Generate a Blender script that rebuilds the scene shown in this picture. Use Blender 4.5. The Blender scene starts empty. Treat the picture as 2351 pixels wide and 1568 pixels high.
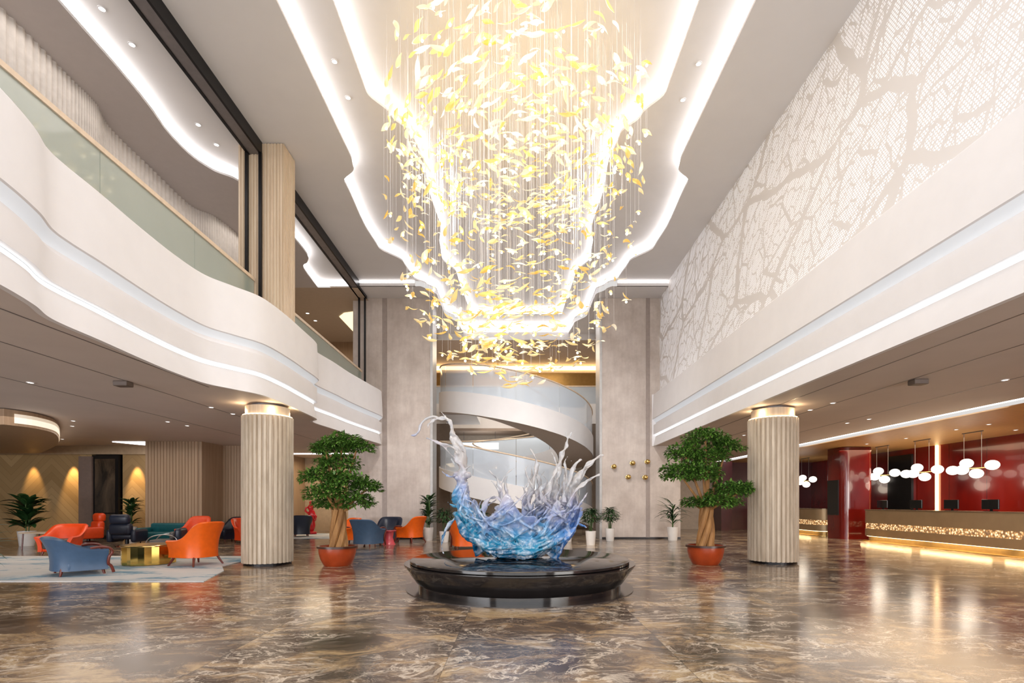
import bpy, math, random
from mathutils import Vector, Matrix
PI = math.pi
SC = bpy.context.scene
COL = SC.collection
# ------------------------------------------------------------------ camera
F = 1175.5; CX = 1185.0; CY = 1155.0; H = 1.5      # focal length in px, vanishing point, eye height
cd = bpy.data.cameras.new('camera'); cam = bpy.data.objects.new('camera', cd); COL.objects.link(cam)
cam.location = (0, 0, H); cam.rotation_euler = (PI/2, 0, 0)
cd.sensor_fit = 'HORIZONTAL'; cd.sensor_width = 36; cd.lens = 36*F/2351
cd.shift_x = -(CX-1175.5)/2351; cd.shift_y = (CY-784)/2351
cd.clip_start = .05; cd.clip_end = 200
SC.camera = cam
# ------------------------------------------------------------------ exposure, world, large lights
vs = SC.view_settings
vs.view_transform = 'Standard'; vs.look = 'None'; vs.gamma = 1; vs.exposure = 0.42; vs.use_curve_mapping = False
try:
    SC.cycles.use_denoising = True; SC.cycles.use_adaptive_sampling = True; SC.cycles.adaptive_threshold = .02
    SC.cycles.max_bounces = 7; SC.cycles.diffuse_bounces = 4; SC.cycles.glossy_bounces = 3
    SC.cycles.transmission_bounces = 6; SC.cycles.transparent_max_bounces = 16
    SC.cycles.sample_clamp_indirect = 4.0; SC.cycles.caustics_reflective = False; SC.cycles.caustics_refractive = False
except Exception: pass
w = bpy.data.worlds.new('world'); SC.world = w; w.use_nodes = True
w.node_tree.nodes['Background'].inputs[0].default_value = (1, .96, .93, 1)
w.node_tree.nodes['Background'].inputs[1].default_value = .55

def lamp(kind, loc, energy, color=(1,1,1), size=.3, rot=(0,0,0), sy=None, spot=None, blend=.6):
    l = bpy.data.lights.new(kind.lower()+'_light', kind); l.energy = energy; l.color = color
    if kind == 'AREA':
        l.size = size
        if sy: l.shape = 'RECTANGLE'; l.size_y = sy
    else: l.shadow_soft_size = size
    if kind == 'SPOT': l.spot_size = spot or 1.2; l.spot_blend = blend
    o = bpy.data.objects.new(kind.lower()+'_light', l); COL.objects.link(o); o.location = loc; o.rotation_euler = rot
    return o
WARM = (1, .72, .42); SOFT = (1, .93, .86); COOL = (.93, .96, 1)
# unseen fill light added behind the camera, tilted up towards the ceilings
lamp('AREA', (0, -5.0, 3.6), 720, (.95,.97,1), 12, (PI/2+.32, 0, 0), 6)
# unseen side fills added behind the camera to lift the low ceilings
lamp('AREA', (-14, -4.5, 1.9), 950, (.97,.97,1), 12, (PI/2+.22, 0, 0), 3)
lamp('AREA', (13, -4.5, 1.9), 850, (1,.96,.92), 9, (PI/2+.22, 0, 0), 3)
# area stand-in for the high coves; unseen spots added for pylons and stair
lamp('AREA', (0, 8.0, 10.2), 240, (1,.97,.96), 6, (0,0,0), 8)
for x_ in (-2.0, 2.0): lamp('SPOT', (x_, 12.0, 10.3), 1700, (1,.975,.96), .4, (.80,0,0), None, 1.3, 1.0)
# light of the chandelier
for (x, y, z, e) in ((0, 11.3, 9.0, 14), (0, 11.6, 7.4, 16), (0, 11.8, 5.6, 16)):
    lamp('POINT', (x, y, z), e, (1, .80, .54), .5)

# ------------------------------------------------------------------ helpers
def P(px, py, Y):       # point at distance Y seen at picture position px, py
    return Vector(((px-CX)*Y/F, Y, H+(CY-py)*Y/F))
def onz(px, py, z):     # point on the horizontal plane z
    Y = (z-H)*F/(CY-py)
    return Vector(((px-CX)*Y/F, Y, z))

def srgb(r, g, b):
    f = lambda c: ((c/255+.055)/1.055)**2.4 if c > 10 else c/255/12.92
    return (f(r), f(g), f(b))

class N:                # tiny node helper
    def __init__(s, name):
        s.m = bpy.data.materials.new(name); s.m.use_nodes = True; s.t = s.m.node_tree
        s.b = s.t.nodes['Principled BSDF']; s.out = s.t.nodes['Material Output']
    def n(s, typ, **kw):
        nd = s.t.nodes.new(typ)
        for k, v in kw.items():
            if hasattr(nd, k) and not k.startswith('i_'): setattr(nd, k, v)
        return nd
    def l(s, a, b): s.t.links.new(a, b)
    def co(s, scale=(1,1,1), rot=(0,0,0), kind='Object'):
        tc = s.n('ShaderNodeTexCoord'); mp = s.n('ShaderNodeMapping')
        mp.inputs['Scale'].default_value = scale; mp.inputs['Rotation'].default_value = rot
        s.l(tc.outputs[kind], mp.inputs[0]); return mp.outputs[0]
    def noise(s, vec, scale, detail=4, rough=.55, dist=0):
        nd = s.n('ShaderNodeTexNoise'); nd.inputs['Scale'].default_value = scale
        nd.inputs['Detail'].default_value = detail; nd.inputs['Roughness'].default_value = rough
        nd.inputs['Distortion'].default_value = dist
        if vec is not None: s.l(vec, nd.inputs['Vector'])
        return nd.outputs['Fac']
    def ramp(s, fac, stops):
        r = s.n('ShaderNodeValToRGB'); e = r.color_ramp.elements
        e[0].position = stops[0][0]; e[0].color = (*stops[0][1], 1)
        e[1].position = stops[-1][0]; e[1].color = (*stops[-1][1], 1)
        for p, c in stops[1:-1]:
            q = e.new(p); q.color = (*c, 1)
        s.l(fac, r.inputs[0]); return r.outputs[0]
    def math(s, op, a, b=None, c=None):
        m = s.n('ShaderNodeMath', operation=op)
        for i, v in enumerate((a, b, c)):
            if v is None: continue
            if isinstance(v, (int, float)): m.inputs[i].default_value = v
            else: s.l(v, m.inputs[i])
        return m.outputs[0]
    def mix(s, fac, a, b):
        m = s.n('ShaderNodeMix', data_type='RGBA')
        for i, v in ((0, fac), (6, a), (7, b)):
            if isinstance(v, (int, float)): m.inputs[i].default_value = v
            elif isinstance(v, tuple): m.inputs[i].default_value = (*v[:3], 1)
            else: s.l(v, m.inputs[i])
        return m.outputs[2]
    def sep(s, vec):
        x = s.n('ShaderNodeSeparateXYZ'); s.l(vec, x.inputs[0]); return x.outputs
    def comb(s, *v):
        x = s.n('ShaderNodeCombineXYZ')
        for i, a in enumerate(v):
            if isinstance(a, (int, float)): x.inputs[i].default_value = a
            else: s.l(a, x.inputs[i])
        return x.outputs[0]
    def bump(s, h, strength=.3, dist=.02):
        b = s.n('ShaderNodeBump'); b.inputs['Strength'].default_value = strength; b.inputs['Distance'].default_value = dist
        s.l(h, b.inputs['Height']); s.l(b.outputs[0], s.b.inputs['Normal'])
    def set(s, **kw):
        for k, v in kw.items():
            i = s.b.inputs[k.replace('_', ' ')]
            if isinstance(v, (int, float)): i.default_value = v
            elif isinstance(v, tuple): i.default_value = (*v[:3], 1) if len(i.default_value) == 4 else v
            else: s.l(v, i)
        return s

def plain(name, col, rough=.5, metal=0, var=.08, nscale=6, bump=0, **kw):
    """a surface with a little procedural unevenness of tone"""
    s = N(name); v = s.co()
    n = s.noise(v, nscale, 3)
    a = tuple(max(0, c*(1-var)) for c in col); b = tuple(min(1, c*(1+var)) for c in col)
    s.set(Base_Color=s.ramp(n, [(.3, a), (.7, b)]), Roughness=rough, Metallic=metal)
    if bump: s.bump(s.noise(v, nscale*8, 2), bump, .01)
    if kw: s.set(**kw)
    return s.m
def glow(name, col, strength, var=.03):
    s = N(name); n = s.noise(s.co(), 3, 1)
    s.set(Base_Color=(.8,.8,.8), Roughness=.6, Emission_Color=s.ramp(n, [(0, tuple(c*(1-var) for c in col)), (1, col)]), Emission_Strength=strength)
    return s.m

M = {}
M['plaster'] = plain('white_plaster', (.80,.785,.79), .6, var=.02, nscale=2)
M['ceiling'] = plain('ceiling_paint', (.755,.735,.73), .7, var=.015, nscale=1.5)
M['low_ceiling'] = plain('taupe_ceiling_paint', (.66,.585,.54), .65, var=.03, nscale=1)
M['gold_ceiling'] = plain('warm_gold_soffit', (.74,.46,.18), .45, var=.06)
M['brown_ceiling'] = plain('brown_soffit', (.42,.32,.25), .6, var=.05)
M['led'] = glow('cool_white_cove_light', (1,.965,.965), 3.4)
M['groove_glow'] = glow('groove_chamfer_glow', (.72,.86,1), .22)  # glow painted onto the groove chamfer of the fascias
M['led_line'] = glow('thin_white_strip_light', (.93,.97,1), 1.9)
M['led_warm'] = glow('warm_strip_light', (1,.66,.30), 5)
M['led_gold'] = glow('warm_floor_strip_light', (1,.70,.36), 4)
M['lamp_white'] = glow('opal_glass_lamp', (1,.90,.78), 1.5)
M['downlight'] = glow('downlight_lens', (1,.93,.85), 3)
M['black_metal'] = plain('black_metal', (.012,.011,.012), .35, .6)
M['dark_grey'] = plain('dark_grey_metal', (.20,.18,.18), .4, .4)
M['brass'] = plain('brass', (.62,.44,.16), .25, 1, var=.1)
M['black_stone'] = plain('polished_black_stone', (.014,.012,.012), .08, 0, var=.3, nscale=4, Specular_IOR_Level=.7)
M['white_ceramic'] = plain('white_ceramic', (.78,.75,.72), .3, var=.03)
M['soil'] = plain('potting_soil', (.09,.065,.045), .9, var=.4, nscale=40, bump=.6)
M['red_wood'] = plain('dark_red_wood', (.14,.025,.015), .3, var=.2, nscale=15)
M['screen'] = plain('black_screen', (.012,.013,.014), .12, var=.1)
M['rail_wood'] = plain('pale_wood_rail', (.72,.57,.42), .45, var=.08, nscale=8)
M['orange'] = plain('orange_leather', srgb(232,98,14), .38, var=.06, nscale=9, bump=.05)
M['red_orange'] = plain('red_orange_leather', srgb(222,72,24), .38, var=.06, nscale=9, bump=.05)
M['blue'] = plain('slate_blue_leather', srgb(66,92,122), .42, var=.06, nscale=9, bump=.05)
M['navy'] = plain('navy_leather', srgb(28,36,54), .35, var=.1, nscale=9, bump=.05)
M['teal'] = plain('teal_leather', srgb(22,92,100), .4, var=.1, nscale=9, bump=.05)
M['grey'] = plain('grey_leather', srgb(78,72,70), .45, var=.1, nscale=9)
M['red'] = plain('red_lacquer_figure', (.62,.012,.02), .2, var=.05)
M['pink'] = plain('rose_lacquer', (.55,.07,.09), .25, var=.05)

def concrete():
    s = N('pale_concrete_panel'); v = s.co()
    n1 = s.noise(v, 1.1, 8, .65); n2 = s.noise(s.co((1,1,.12)), 9, 4, .6)
    c = s.ramp(n1, [(.28, (.46,.39,.34)), (.5, (.58,.505,.455)), (.72, (.70,.625,.57))])
    c2 = s.ramp(n2, [(.35, (.86,.85,.85)), (.65, (1,1,1))])
    mm = s.n('ShaderNodeMix', data_type='RGBA', blend_type='MULTIPLY'); mm.inputs[0].default_value = .6
    s.l(c, mm.inputs[6]); s.l(c2, mm.inputs[7])
    x = s.sep(v)[0]
    s.set(Base_Color=mm.outputs[2], Roughness=.6); s.bump(n1, .15, .01)
    return s.m
M['concrete'] = concrete()
def travertine():
    s = N('ribbed_travertine'); v = s.co((1,1,.25))
    n = s.noise(v, 9, 5, .6); n2 = s.noise(s.co((1,1,.03)), 26, 3)
    c = s.mix(.45, s.ramp(n, [(.3, (.46,.37,.26)), (.7, (.70,.60,.46))]), s.ramp(n2, [(.35, (.42,.33,.25)), (.65, (.70,.60,.49))]))
    s.set(Base_Color=c, Roughness=.5); return s.m
M['travertine'] = travertine()
def wood(name, a, b, scale=(14,14,.5), rough=.42):
    s = N(name); n = s.noise(s.co(scale), 1, 6, .6, .4)
    s.set(Base_Color=s.ramp(n, [(.25, a), (.75, b)]), Roughness=rough); return s.m
M['tan_wood'] = wood('tan_ribbed_wood', (.30,.20,.125), (.43,.30,.20))
M['pillar_wood'] = wood('honey_ribbed_stone', (.56,.42,.28), (.76,.62,.46))
M['trunk'] = wood('ficus_trunk_bark', (.22,.095,.03), (.50,.26,.09), (9,9,1.6), .7)
def chevron():
    s = N('chevron_wood_panelling'); v = s.co()
    x, y, z = s.sep(v)
    # diagonal planks that mirror about a centre line every 3.4 m
    u = s.math('PINGPONG', s.math('ADD', x, 40), 1.7)
    d = s.math('ADD', u, z)
    line = s.math('FRACT', s.math('MULTIPLY', d, 3.2))
    gr = s.math('LESS_THAN', line, .06)
    tone = s.noise(s.comb(s.math('FLOOR', s.math('MULTIPLY', d, 3.2)), 0, 0), 3.7, 0)
    base = s.ramp(tone, [(.3, (.33,.21,.09)), (.7, (.46,.31,.15))])
    s.set(Base_Color=s.mix(gr, base, (.28,.18,.08)), Roughness=.4); return s.m
M['chevron'] = chevron()
def red_lacquer():
    s = N('glossy_red_lacquer_panel'); v = s.co()
    x, y, z = s.sep(v)
    g = s.math('LESS_THAN', s.math('FRACT', s.math('MULTIPLY', s.math('ADD', x, y), .62)), .012)
    n = s.noise(s.co((.5,.5,.3)), 1.2, 3)
    s.set(Base_Color=s.mix(g, s.ramp(n, [(.3, (.085,.004,.004)), (.7, (.24,.012,.007))]), (.05,.004,.004)), Roughness=.16, Coat_Weight=.5)
    return s.m
M['red_lacquer'] = red_lacquer()
M['dark_red'] = plain('dark_maroon_panel', (.07,.012,.016), .3, var=.2, nscale=1)
M['desk_metal'] = plain('brushed_bronze_desk', (.50,.37,.22), .36, .65, var=.06, nscale=2)
def marble():
    s = N('brown_marble_floor'); v = s.co()
    x, y, z = s.sep(v)
    # slabs 2.4 x 1.2 m, each with its own shift of the figure
    tx = s.math('FLOOR', s.math('DIVIDE', s.math('ADD', x, .66), 2.22)); ty = s.math('FLOOR', s.math('DIVIDE', s.math('ADD', y, .52), 1.6))
    wn = s.n('ShaderNodeTexWhiteNoise'); s.l(s.comb(tx, ty, 0), wn.inputs['Vector'])
    off = s.n('ShaderNodeVectorMath', operation='MULTIPLY_ADD'); s.l(wn.outputs['Color'], off.inputs[0])
    off.inputs[1].default_value = (1.6,1.6,1.6); s.l(v, off.inputs[2])
    vv = off.outputs[0]
    wrp = s.n('ShaderNodeTexNoise'); wrp.inputs['Scale'].default_value = .9; wrp.inputs['Detail'].default_value = 5; s.l(vv, wrp.inputs['Vector'])
    wv = s.n('ShaderNodeVectorMath', operation='MULTIPLY_ADD'); s.l(wrp.outputs['Color'], wv.inputs[0]); wv.inputs[1].default_value = (.9,.9,.9); s.l(vv, wv.inputs[2])
    mp = s.n('ShaderNodeMapping'); mp.inputs['Scale'].default_value = (.6,1.2,1); mp.inputs['Rotation'].default_value = (0,0,.35); s.l(wv.outputs[0], mp.inputs[0])
    big = s.noise(mp.outputs[0], 1.35, 12, .68, .8)
    base = s.ramp(big, [(.30, (.030,.020,.016)), (.42, (.072,.049,.038)), (.50, (.13,.090,.064)), (.57, (.32,.215,.12)), (.62, (.46,.33,.18)), (.67, (.23,.155,.095)), (.78, (.09,.06,.048))])
    # pale thin veins
    r = s.noise(mp.outputs[0], 1.9, 8, .62, .7)
    vein = s.math('SUBTRACT', 1, s.math('MULTIPLY', s.math('ABSOLUTE', s.math('SUBTRACT', r, .5)), 38))
    vein = s.math('MAXIMUM', vein, 0)
    r2 = s.noise(mp.outputs[0], 6.0, 6, .65, 1.5)
    v2 = s.math('MAXIMUM', s.math('SUBTRACT', 1, s.math('MULTIPLY', s.math('ABSOLUTE', s.math('SUBTRACT', r2, .5)), 26)), 0)
    gate = s.noise(vv, .8, 3)
    gt = s.math('MULTIPLY', s.math('SUBTRACT', gate, .37), 6); gt = s.math('MINIMUM', s.math('MAXIMUM', gt, 0), 1)
    vm = s.math('MULTIPLY', s.math('MAXIMUM', vein, s.math('MULTIPLY', v2, .35)), gt)
    c = s.mix(s.math('MULTIPLY', vm, .85), base, (.70,.60,.48))
    fx = s.math('ABSOLUTE', s.math('SUBTRACT', s.math('FRACT', s.math('DIVIDE', s.math('ADD', x, .66), 2.22)), .5))
    fy = s.math('ABSOLUTE', s.math('SUBTRACT', s.math('FRACT', s.math('DIVIDE', s.math('ADD', y, .52), 1.6)), .5))
    j = s.math('MAXIMUM', s.math('GREATER_THAN', fx, .4985), s.math('GREATER_THAN', fy, .4978))
    c = s.mix(s.math('MULTIPLY', j, .6), c, (.06,.045,.035))
    s.set(Base_Color=c, Roughness=s.math('ADD', .10, s.math('MULTIPLY', big, .12)), Specular_IOR_Level=.5)
    s.bump(s.noise(vv, .6, 2), .03, .01)
    return s.m
M['marble'] = marble()
def rug():
    s = N('cloudy_pale_blue_rug'); n = s.noise(s.co((.45,1.1,1)), 1.1, 6, .7, .4); f = s.noise(s.co(), 60, 2)
    c = s.ramp(n, [(.32, (.05,.18,.32)), (.41, (.26,.40,.50)), (.48, (.62,.64,.65)), (.8, (.74,.72,.70))])
    s.set(Base_Color=c, Roughness=.95); s.bump(f, .6, .02); return s.m
M['rug'] = rug()
def glassy(name, tint, alpha, rough=.05):
    s = N(name); n = s.noise(s.co(), .8, 2)
    s.set(Base_Color=s.ramp(n, [(.3, tuple(c*.94 for c in tint)), (.7, tint)]), Roughness=rough, Alpha=alpha, Specular_IOR_Level=.6)
    return s.m
M['green_glass'] = glassy('green_tinted_glass', (.46,.52,.46), .55)
M['blue_glass'] = glassy('pale_blue_stair_glass', (.62,.70,.80), .72)
M['thin_wire'] = plain('fine_steel_wire', (.75,.74,.74), .4, .3)
def perforated():
    s = N('backlit_perforated_screen'); v = s.co()
    x, y, z = s.sep(v)
    p = s.comb(s.math('MULTIPLY', s.math('ADD', y, s.math('MULTIPLY', z, .55)), 1), z, 0)
    wn = s.n('ShaderNodeTexNoise'); wn.inputs['Scale'].default_value = .55; wn.inputs['Detail'].default_value = 3; s.l(p, wn.inputs['Vector'])
    wv = s.n('ShaderNodeVectorMath', operation='MULTIPLY_ADD'); s.l(wn.outputs['Color'], wv.inputs[0]); wv.inputs[1].default_value = (.9,.9,0); s.l(p, wv.inputs[2])
    def edges(scale, sc):
        mp = s.n('ShaderNodeMapping'); mp.inputs['Scale'].default_value = sc; s.l(wv.outputs[0], mp.inputs[0])
        vo = s.n('ShaderNodeTexVoronoi', feature='DISTANCE_TO_EDGE', voronoi_dimensions='2D'); vo.inputs['Scale'].default_value = scale
        s.l(mp.outputs[0], vo.inputs['Vector']); return vo.outputs['Distance']
    e1 = edges(.34, (1,1.3,1)); e2 = edges(1.25, (1,.8,1)); e3 = edges(4.6, (1,.62,1))
    cell = s.math('MULTIPLY', s.math('GREATER_THAN', e1, .032), s.math('GREATER_THAN', e2, .036))
    cell = s.math('MULTIPLY', cell, s.math('GREATER_THAN', e3, .062))
    # staggered round holes, pitch 4.5 cm
    pit = .052
    row = s.math('FLOOR', s.math('DIVIDE', z, pit*.87))
    sh = s.math('MULTIPLY', s.math('MODULO', row, 2), .5)
    fy = s.math('SUBTRACT', s.math('FRACT', s.math('ADD', s.math('DIVIDE', y, pit), sh)), .5)
    fz = s.math('SUBTRACT', s.math('FRACT', s.math('DIVIDE', z, pit*.87)), .5)
    rr = s.math('ADD', s.math('POWER', fy, 2), s.math('POWER', fz, 2))
    dot = s.math('LESS_THAN', rr, .125)
    lim = s.math('GREATER_THAN', z, s.math('ADD', 6.0, s.math('MULTIPLY', s.noise(s.comb(0, y, 0), .7, 3), .45)))
    m = s.math('MULTIPLY', s.math('MULTIPLY', dot, cell), lim)
    s.set(Base_Color=s.mix(m, (.74,.71,.69), (.88,.88,.90)), Roughness=.6, Emission_Color=(.93,.94,1), Emission_Strength=s.math('MULTIPLY', m, .34))
    return s.m
M['perforated'] = perforated()
def glitter():
    s = N('backlit_crystal_band'); vo = s.n('ShaderNodeTexVoronoi'); vo.inputs['Scale'].default_value = 14; s.l(s.co(), vo.inputs['Vector'])
    e = s.ramp(vo.outputs['Distance'], [(.1, (1,.80,.52)), (.42, (.35,.17,.05)), (.7, (.04,.02,.01))])
    s.set(Base_Color=(.45,.32,.2), Metallic=.6, Roughness=.25, Emission_Color=e, Emission_Strength=1.5); s.bump(vo.outputs['Distance'], .8, .03); return s.m
M['glitter'] = glitter()
def resin():
    s = N('blue_to_clear_cast_resin'); v = s.co(); x, y, z = s.sep(v)
    n = s.noise(v, 2.4, 5, .6, .8); n2 = s.noise(v, 6.5, 4, .6, .6)
    # teal climbs higher on the left stem; lilac mass on the right
    lift = s.math('MULTIPLY', s.math('MAXIMUM', s.math('SUBTRACT', -.55, x), 0), .95)
    h = s.math('ADD', s.math('SUBTRACT', z, lift), s.math('MULTIPLY', s.math('SUBTRACT', n, .5), .75))
    c = s.ramp(s.math('DIVIDE', h, 1.6), [(.03, (.004,.13,.30)), (.17, (.02,.30,.50)), (.33, (.13,.40,.72)), (.50, (.42,.52,.86)), (.62, (.78,.76,.90)), (.82, (.95,.93,.93))])
    rt = s.math('MINIMUM', s.math('MAXIMUM', s.math('MULTIPLY', s.math('SUBTRACT', x, .45), 1.6), 0), .75)
    c = s.mix(s.math('MULTIPLY', rt, s.ramp(h, [(.3, (1,1,1)), (1.0, (0,0,0))])), c, (.06,.16,.70))
    c = s.mix(s.ramp(n2, [(.46, (0,0,0)), (.68, (.85,.85,.85))]), c, (.84,.90,.98))
    tr = s.math('MINIMUM', s.math('MAXIMUM', s.math('MULTIPLY', s.math('SUBTRACT', h, .1), .6), .22), .55)
    s.set(Base_Color=c, Roughness=.10, Transmission_Weight=tr, IOR=1.33, Coat_Weight=.6)
    s.bump(s.noise(s.co((1,1,.5)), 9, 4, .6, 1.2), .35, .03)
    return s.m
M['resin'] = resin()
def leafmat(name, a, b, rough=.4):
    s = N(name); g = s.n('ShaderNodeNewGeometry'); n = s.noise(s.co(), 5, 3)
    rn = s.math('ADD', s.math('MULTIPLY', g.outputs['Random Per Island'], .6), s.math('MULTIPLY', n, .4))
    s.set(Base_Color=s.ramp(rn, [(.1, a), (.8, b)]), Roughness=rough)
    try: s.set(Subsurface_Weight=0.0)
    except Exception: pass
    return s.m
M['bonsai_leaf'] = leafmat('fresh_green_small_leaves', (.012,.055,.010), (.16,.33,.05))
M['dark_leaf'] = leafmat('dark_green_broad_leaves', (.006,.026,.010), (.04,.11,.03), .3)
def amber():
    s = N('amber_glass_leaf'); g = s.n('ShaderNodeNewGeometry'); 
    oi = s.n('ShaderNodeObjectInfo')
    rn = s.math('FRACT', s.math('ADD', g.outputs['Random Per Island'], oi.outputs['Random']))
    n = s.noise(s.co(), 5, 2)
    rn = s.math('ADD', s.math('MULTIPLY', rn, .8), s.math('MULTIPLY', n, .2))
    c = s.ramp(rn, [(.05, (.85,.48,.08)), (.3, (.96,.66,.20)), (.6, (1,.80,.44)), (.9, (1,.93,.76))])
    s.set(Base_Color=c, Roughness=.2, Emission_Color=c, Emission_Strength=.30, Transmission_Weight=.2)
    return s.m
M['amber'] = amber()
M['bulb'] = glow('warm_pin_bulb', (1,.86,.55), 5)

class MB:
    """collects shapes into one mesh"""
    def __init__(s): s.v = []; s.f = []
    def add(s, vs, fs):
        o = len(s.v); s.v += [tuple(p) for p in vs]; s.f += [tuple(i+o for i in f) for f in fs]; return s
    def box(s, x0, x1, y0, y1, z0, z1, rz=0, c=None):
        vs = [(x,y,z) for z in (z0,z1) for y in (y0,y1) for x in (x0,x1)]
        if rz:
            cx, cy = c or ((x0+x1)/2, (y0+y1)/2); k, q = math.cos(rz), math.sin(rz)
            vs = [(cx+(x-cx)*k-(y-cy)*q, cy+(x-cx)*q+(y-cy)*k, z) for x, y, z in vs]
        return s.add(vs, [(0,2,3,1),(4,5,7,6),(0,1,5,4),(2,6,7,3),(0,4,6,2),(1,3,7,5)])
    def rbox(s, x0, x1, y0, y1, z0, z1, r=.04, n=4, bulge=0):
        """box with rounded edges all round"""
        cx, cy, cz = (x0+x1)/2, (y0+y1)/2, (z0+z1)/2; hx, hy, hz = (x1-x0)/2, (y1-y0)/2, (z1-z0)/2
        r = min(r, hx, hy, hz); nu, nv = 8*n//2, 4*n//2
        vs, fs = [], []
        for j in range(nv+1):
            ph = -PI/2+PI*j/nv
            for i in range(nu):
                th = 2*PI*(i+.5)/nu
                d = (math.cos(ph)*math.cos(th), math.cos(ph)*math.sin(th), math.sin(ph))
                sg = [1 if q > 0 else -1 for q in d]
                if abs(d[2]) < 1e-6: sg[2] = 1
                vs.append((cx+sg[0]*(hx-r)+d[0]*r, cy+sg[1]*(hy-r)+d[1]*r, cz+sg[2]*(hz-r)+d[2]*r))
        for j in range(nv):
            for i in range(nu):
                k = (i+1)%nu; fs.append((j*nu+i, j*nu+k, (j+1)*nu+k, (j+1)*nu+i))
        fs.append(tuple(range(nu-1,-1,-1))); fs.append(tuple(nv*nu+i for i in range(nu)))
        return s.add(vs, fs)
    def lathe(s, prof, c=(0,0,0), n=32, sx=1, sy=1, cap=True, flute=0, nf=0):
        vs, fs = [], []
        for r, z in prof:
            for i in range(n):
                a = 2*PI*i/n; q = r
                if flute: q = r - flute*(.5-.5*math.cos(nf*a))**.5 if False else r - flute*max(0, math.cos(nf*a))
                vs.append((c[0]+q*math.cos(a)*sx, c[1]+q*math.sin(a)*sy, c[2]+z))
        m = len(prof)
        for j in range(m-1):
            for i in range(n):
                k = (i+1)%n; fs.append((j*n+i, j*n+k, (j+1)*n+k, (j+1)*n+i))
        if cap:
            fs.append(tuple(range(n-1,-1,-1))); fs.append(tuple((m-1)*n+i for i in range(n)))
        return s.add(vs, fs)
    def tube(s, pts, r, n=8, cap=True, flat=1.0, twist=0):
        pts = [Vector(p) for p in pts]; m = len(pts); rs = r if isinstance(r, (list, tuple)) else [r]*m
        vs, fs = [], []; up = None
        for i, p in enumerate(pts):
            t = (pts[min(i+1,m-1)]-pts[max(i-1,0)])
            t = t.normalized() if t.length > 1e-9 else Vector((0,0,1))
            if up is None: up = Vector((0,1,0)) if abs(t.y) < .9 else Vector((1,0,0))
            a = (up-t*up.dot(t)); a = a.normalized() if a.length > 1e-6 else t.orthogonal().normalized(); up = a; b = t.cross(a)
            ct, s_t = math.cos(twist*i), math.sin(twist*i); a2 = a*ct+b*s_t; b2 = b*ct-a*s_t
            for k in range(n):
                q = 2*PI*k/n; vs.append(p+(a2*math.cos(q)*flat+b2*math.sin(q))*rs[i])
        for j in range(m-1):
            for i in range(n):
                k = (i+1)%n; fs.append((j*n+i, j*n+k, (j+1)*n+k, (j+1)*n+i))
        if cap: fs.append(tuple(range(n-1,-1,-1))); fs.append(tuple((m-1)*n+i for i in range(n)))
        return s.add(vs, fs)
    def ball(s, c, rx, ry=None, rz=None, nu=16, nv=10):
        ry = rx if ry is None else ry; rz = rx if rz is None else rz
        vs = [(c[0],c[1],c[2]-rz)]; fs = []
        for j in range(1, nv):
            ph = -PI/2+PI*j/nv
            for i in range(nu):
                th = 2*PI*i/nu; vs.append((c[0]+rx*math.cos(ph)*math.cos(th), c[1]+ry*math.cos(ph)*math.sin(th), c[2]+rz*math.sin(ph)))
        vs.append((c[0],c[1],c[2]+rz)); L = len(vs)-1
        for i in range(nu):
            k = (i+1)%nu; fs.append((0, 1+k, 1+i)); fs.append((L, L-nu+i, L-nu+k))
            for j in range(nv-2): fs.append((1+j*nu+i, 1+j*nu+k, 1+(j+1)*nu+k, 1+(j+1)*nu+i))
        return s.add(vs, fs)
    def grid(s, rows, close=False):
        m = len(rows); n = len(rows[0]); vs = [p for r in rows for p in r]; fs = []
        for j in range(m-1):
            for i in range(n if close else n-1):
                k = (i+1)%n; fs.append((j*n+i, j*n+k, (j+1)*n+k, (j+1)*n+i))
        return s.add(vs, fs)
    def poly(s, pts, z0, z1):
        """upright prism over a plan outline"""
        n = len(pts)
        s.add([(x,y,z0) for x,y in pts]+[(x,y,z1) for x,y in pts],
              [tuple(range(n-1,-1,-1)), tuple(range(n,2*n))]+[(i,(i+1)%n,n+(i+1)%n,n+i) for i in range(n)])
        return s
    def build(s, name, m, parent=None, smooth=False, kind=None, label=None, loc=None, bevel=0):
        me = bpy.data.meshes.new(name); me.from_pydata(s.v, [], s.f); me.update()
        me.materials.append(M[m] if isinstance(m, str) else m)
        if smooth:
            me.polygons.foreach_set('use_smooth', [True]*len(me.polygons))
            try: me.set_sharp_from_angle(angle=math.radians(40 if smooth is True else smooth))
            except Exception: pass
        o = bpy.data.objects.new(name, me); COL.objects.link(o)
        if parent: o.parent = parent
        if loc is not None: o.location = loc
        if bevel:
            b = o.modifiers.new('bevel', 'BEVEL'); b.width = bevel; b.segments = 2; b.limit_method = 'ANGLE'
        if kind: o['kind'] = kind
        if label: o['label'] = label
        return o
def tag(o, label, cat, group=None):
    o['label'] = label; o['category'] = cat
    if group: o['group'] = group
    return o
def thing(name, label, cat, loc=(0,0,0), rz=0, group=None):
    o = bpy.data.objects.new(name, None); COL.objects.link(o); o.location = loc; o.rotation_euler = (0,0,rz)
    o.empty_display_size = .2
    return tag(o, label, cat, group)
def struct(name, mb, m, smooth=False, parent=None, bevel=0):
    o = mb.build(name, m, parent, smooth, bevel=bevel)
    if parent is None: o['kind'] = 'structure'
    return o
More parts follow.
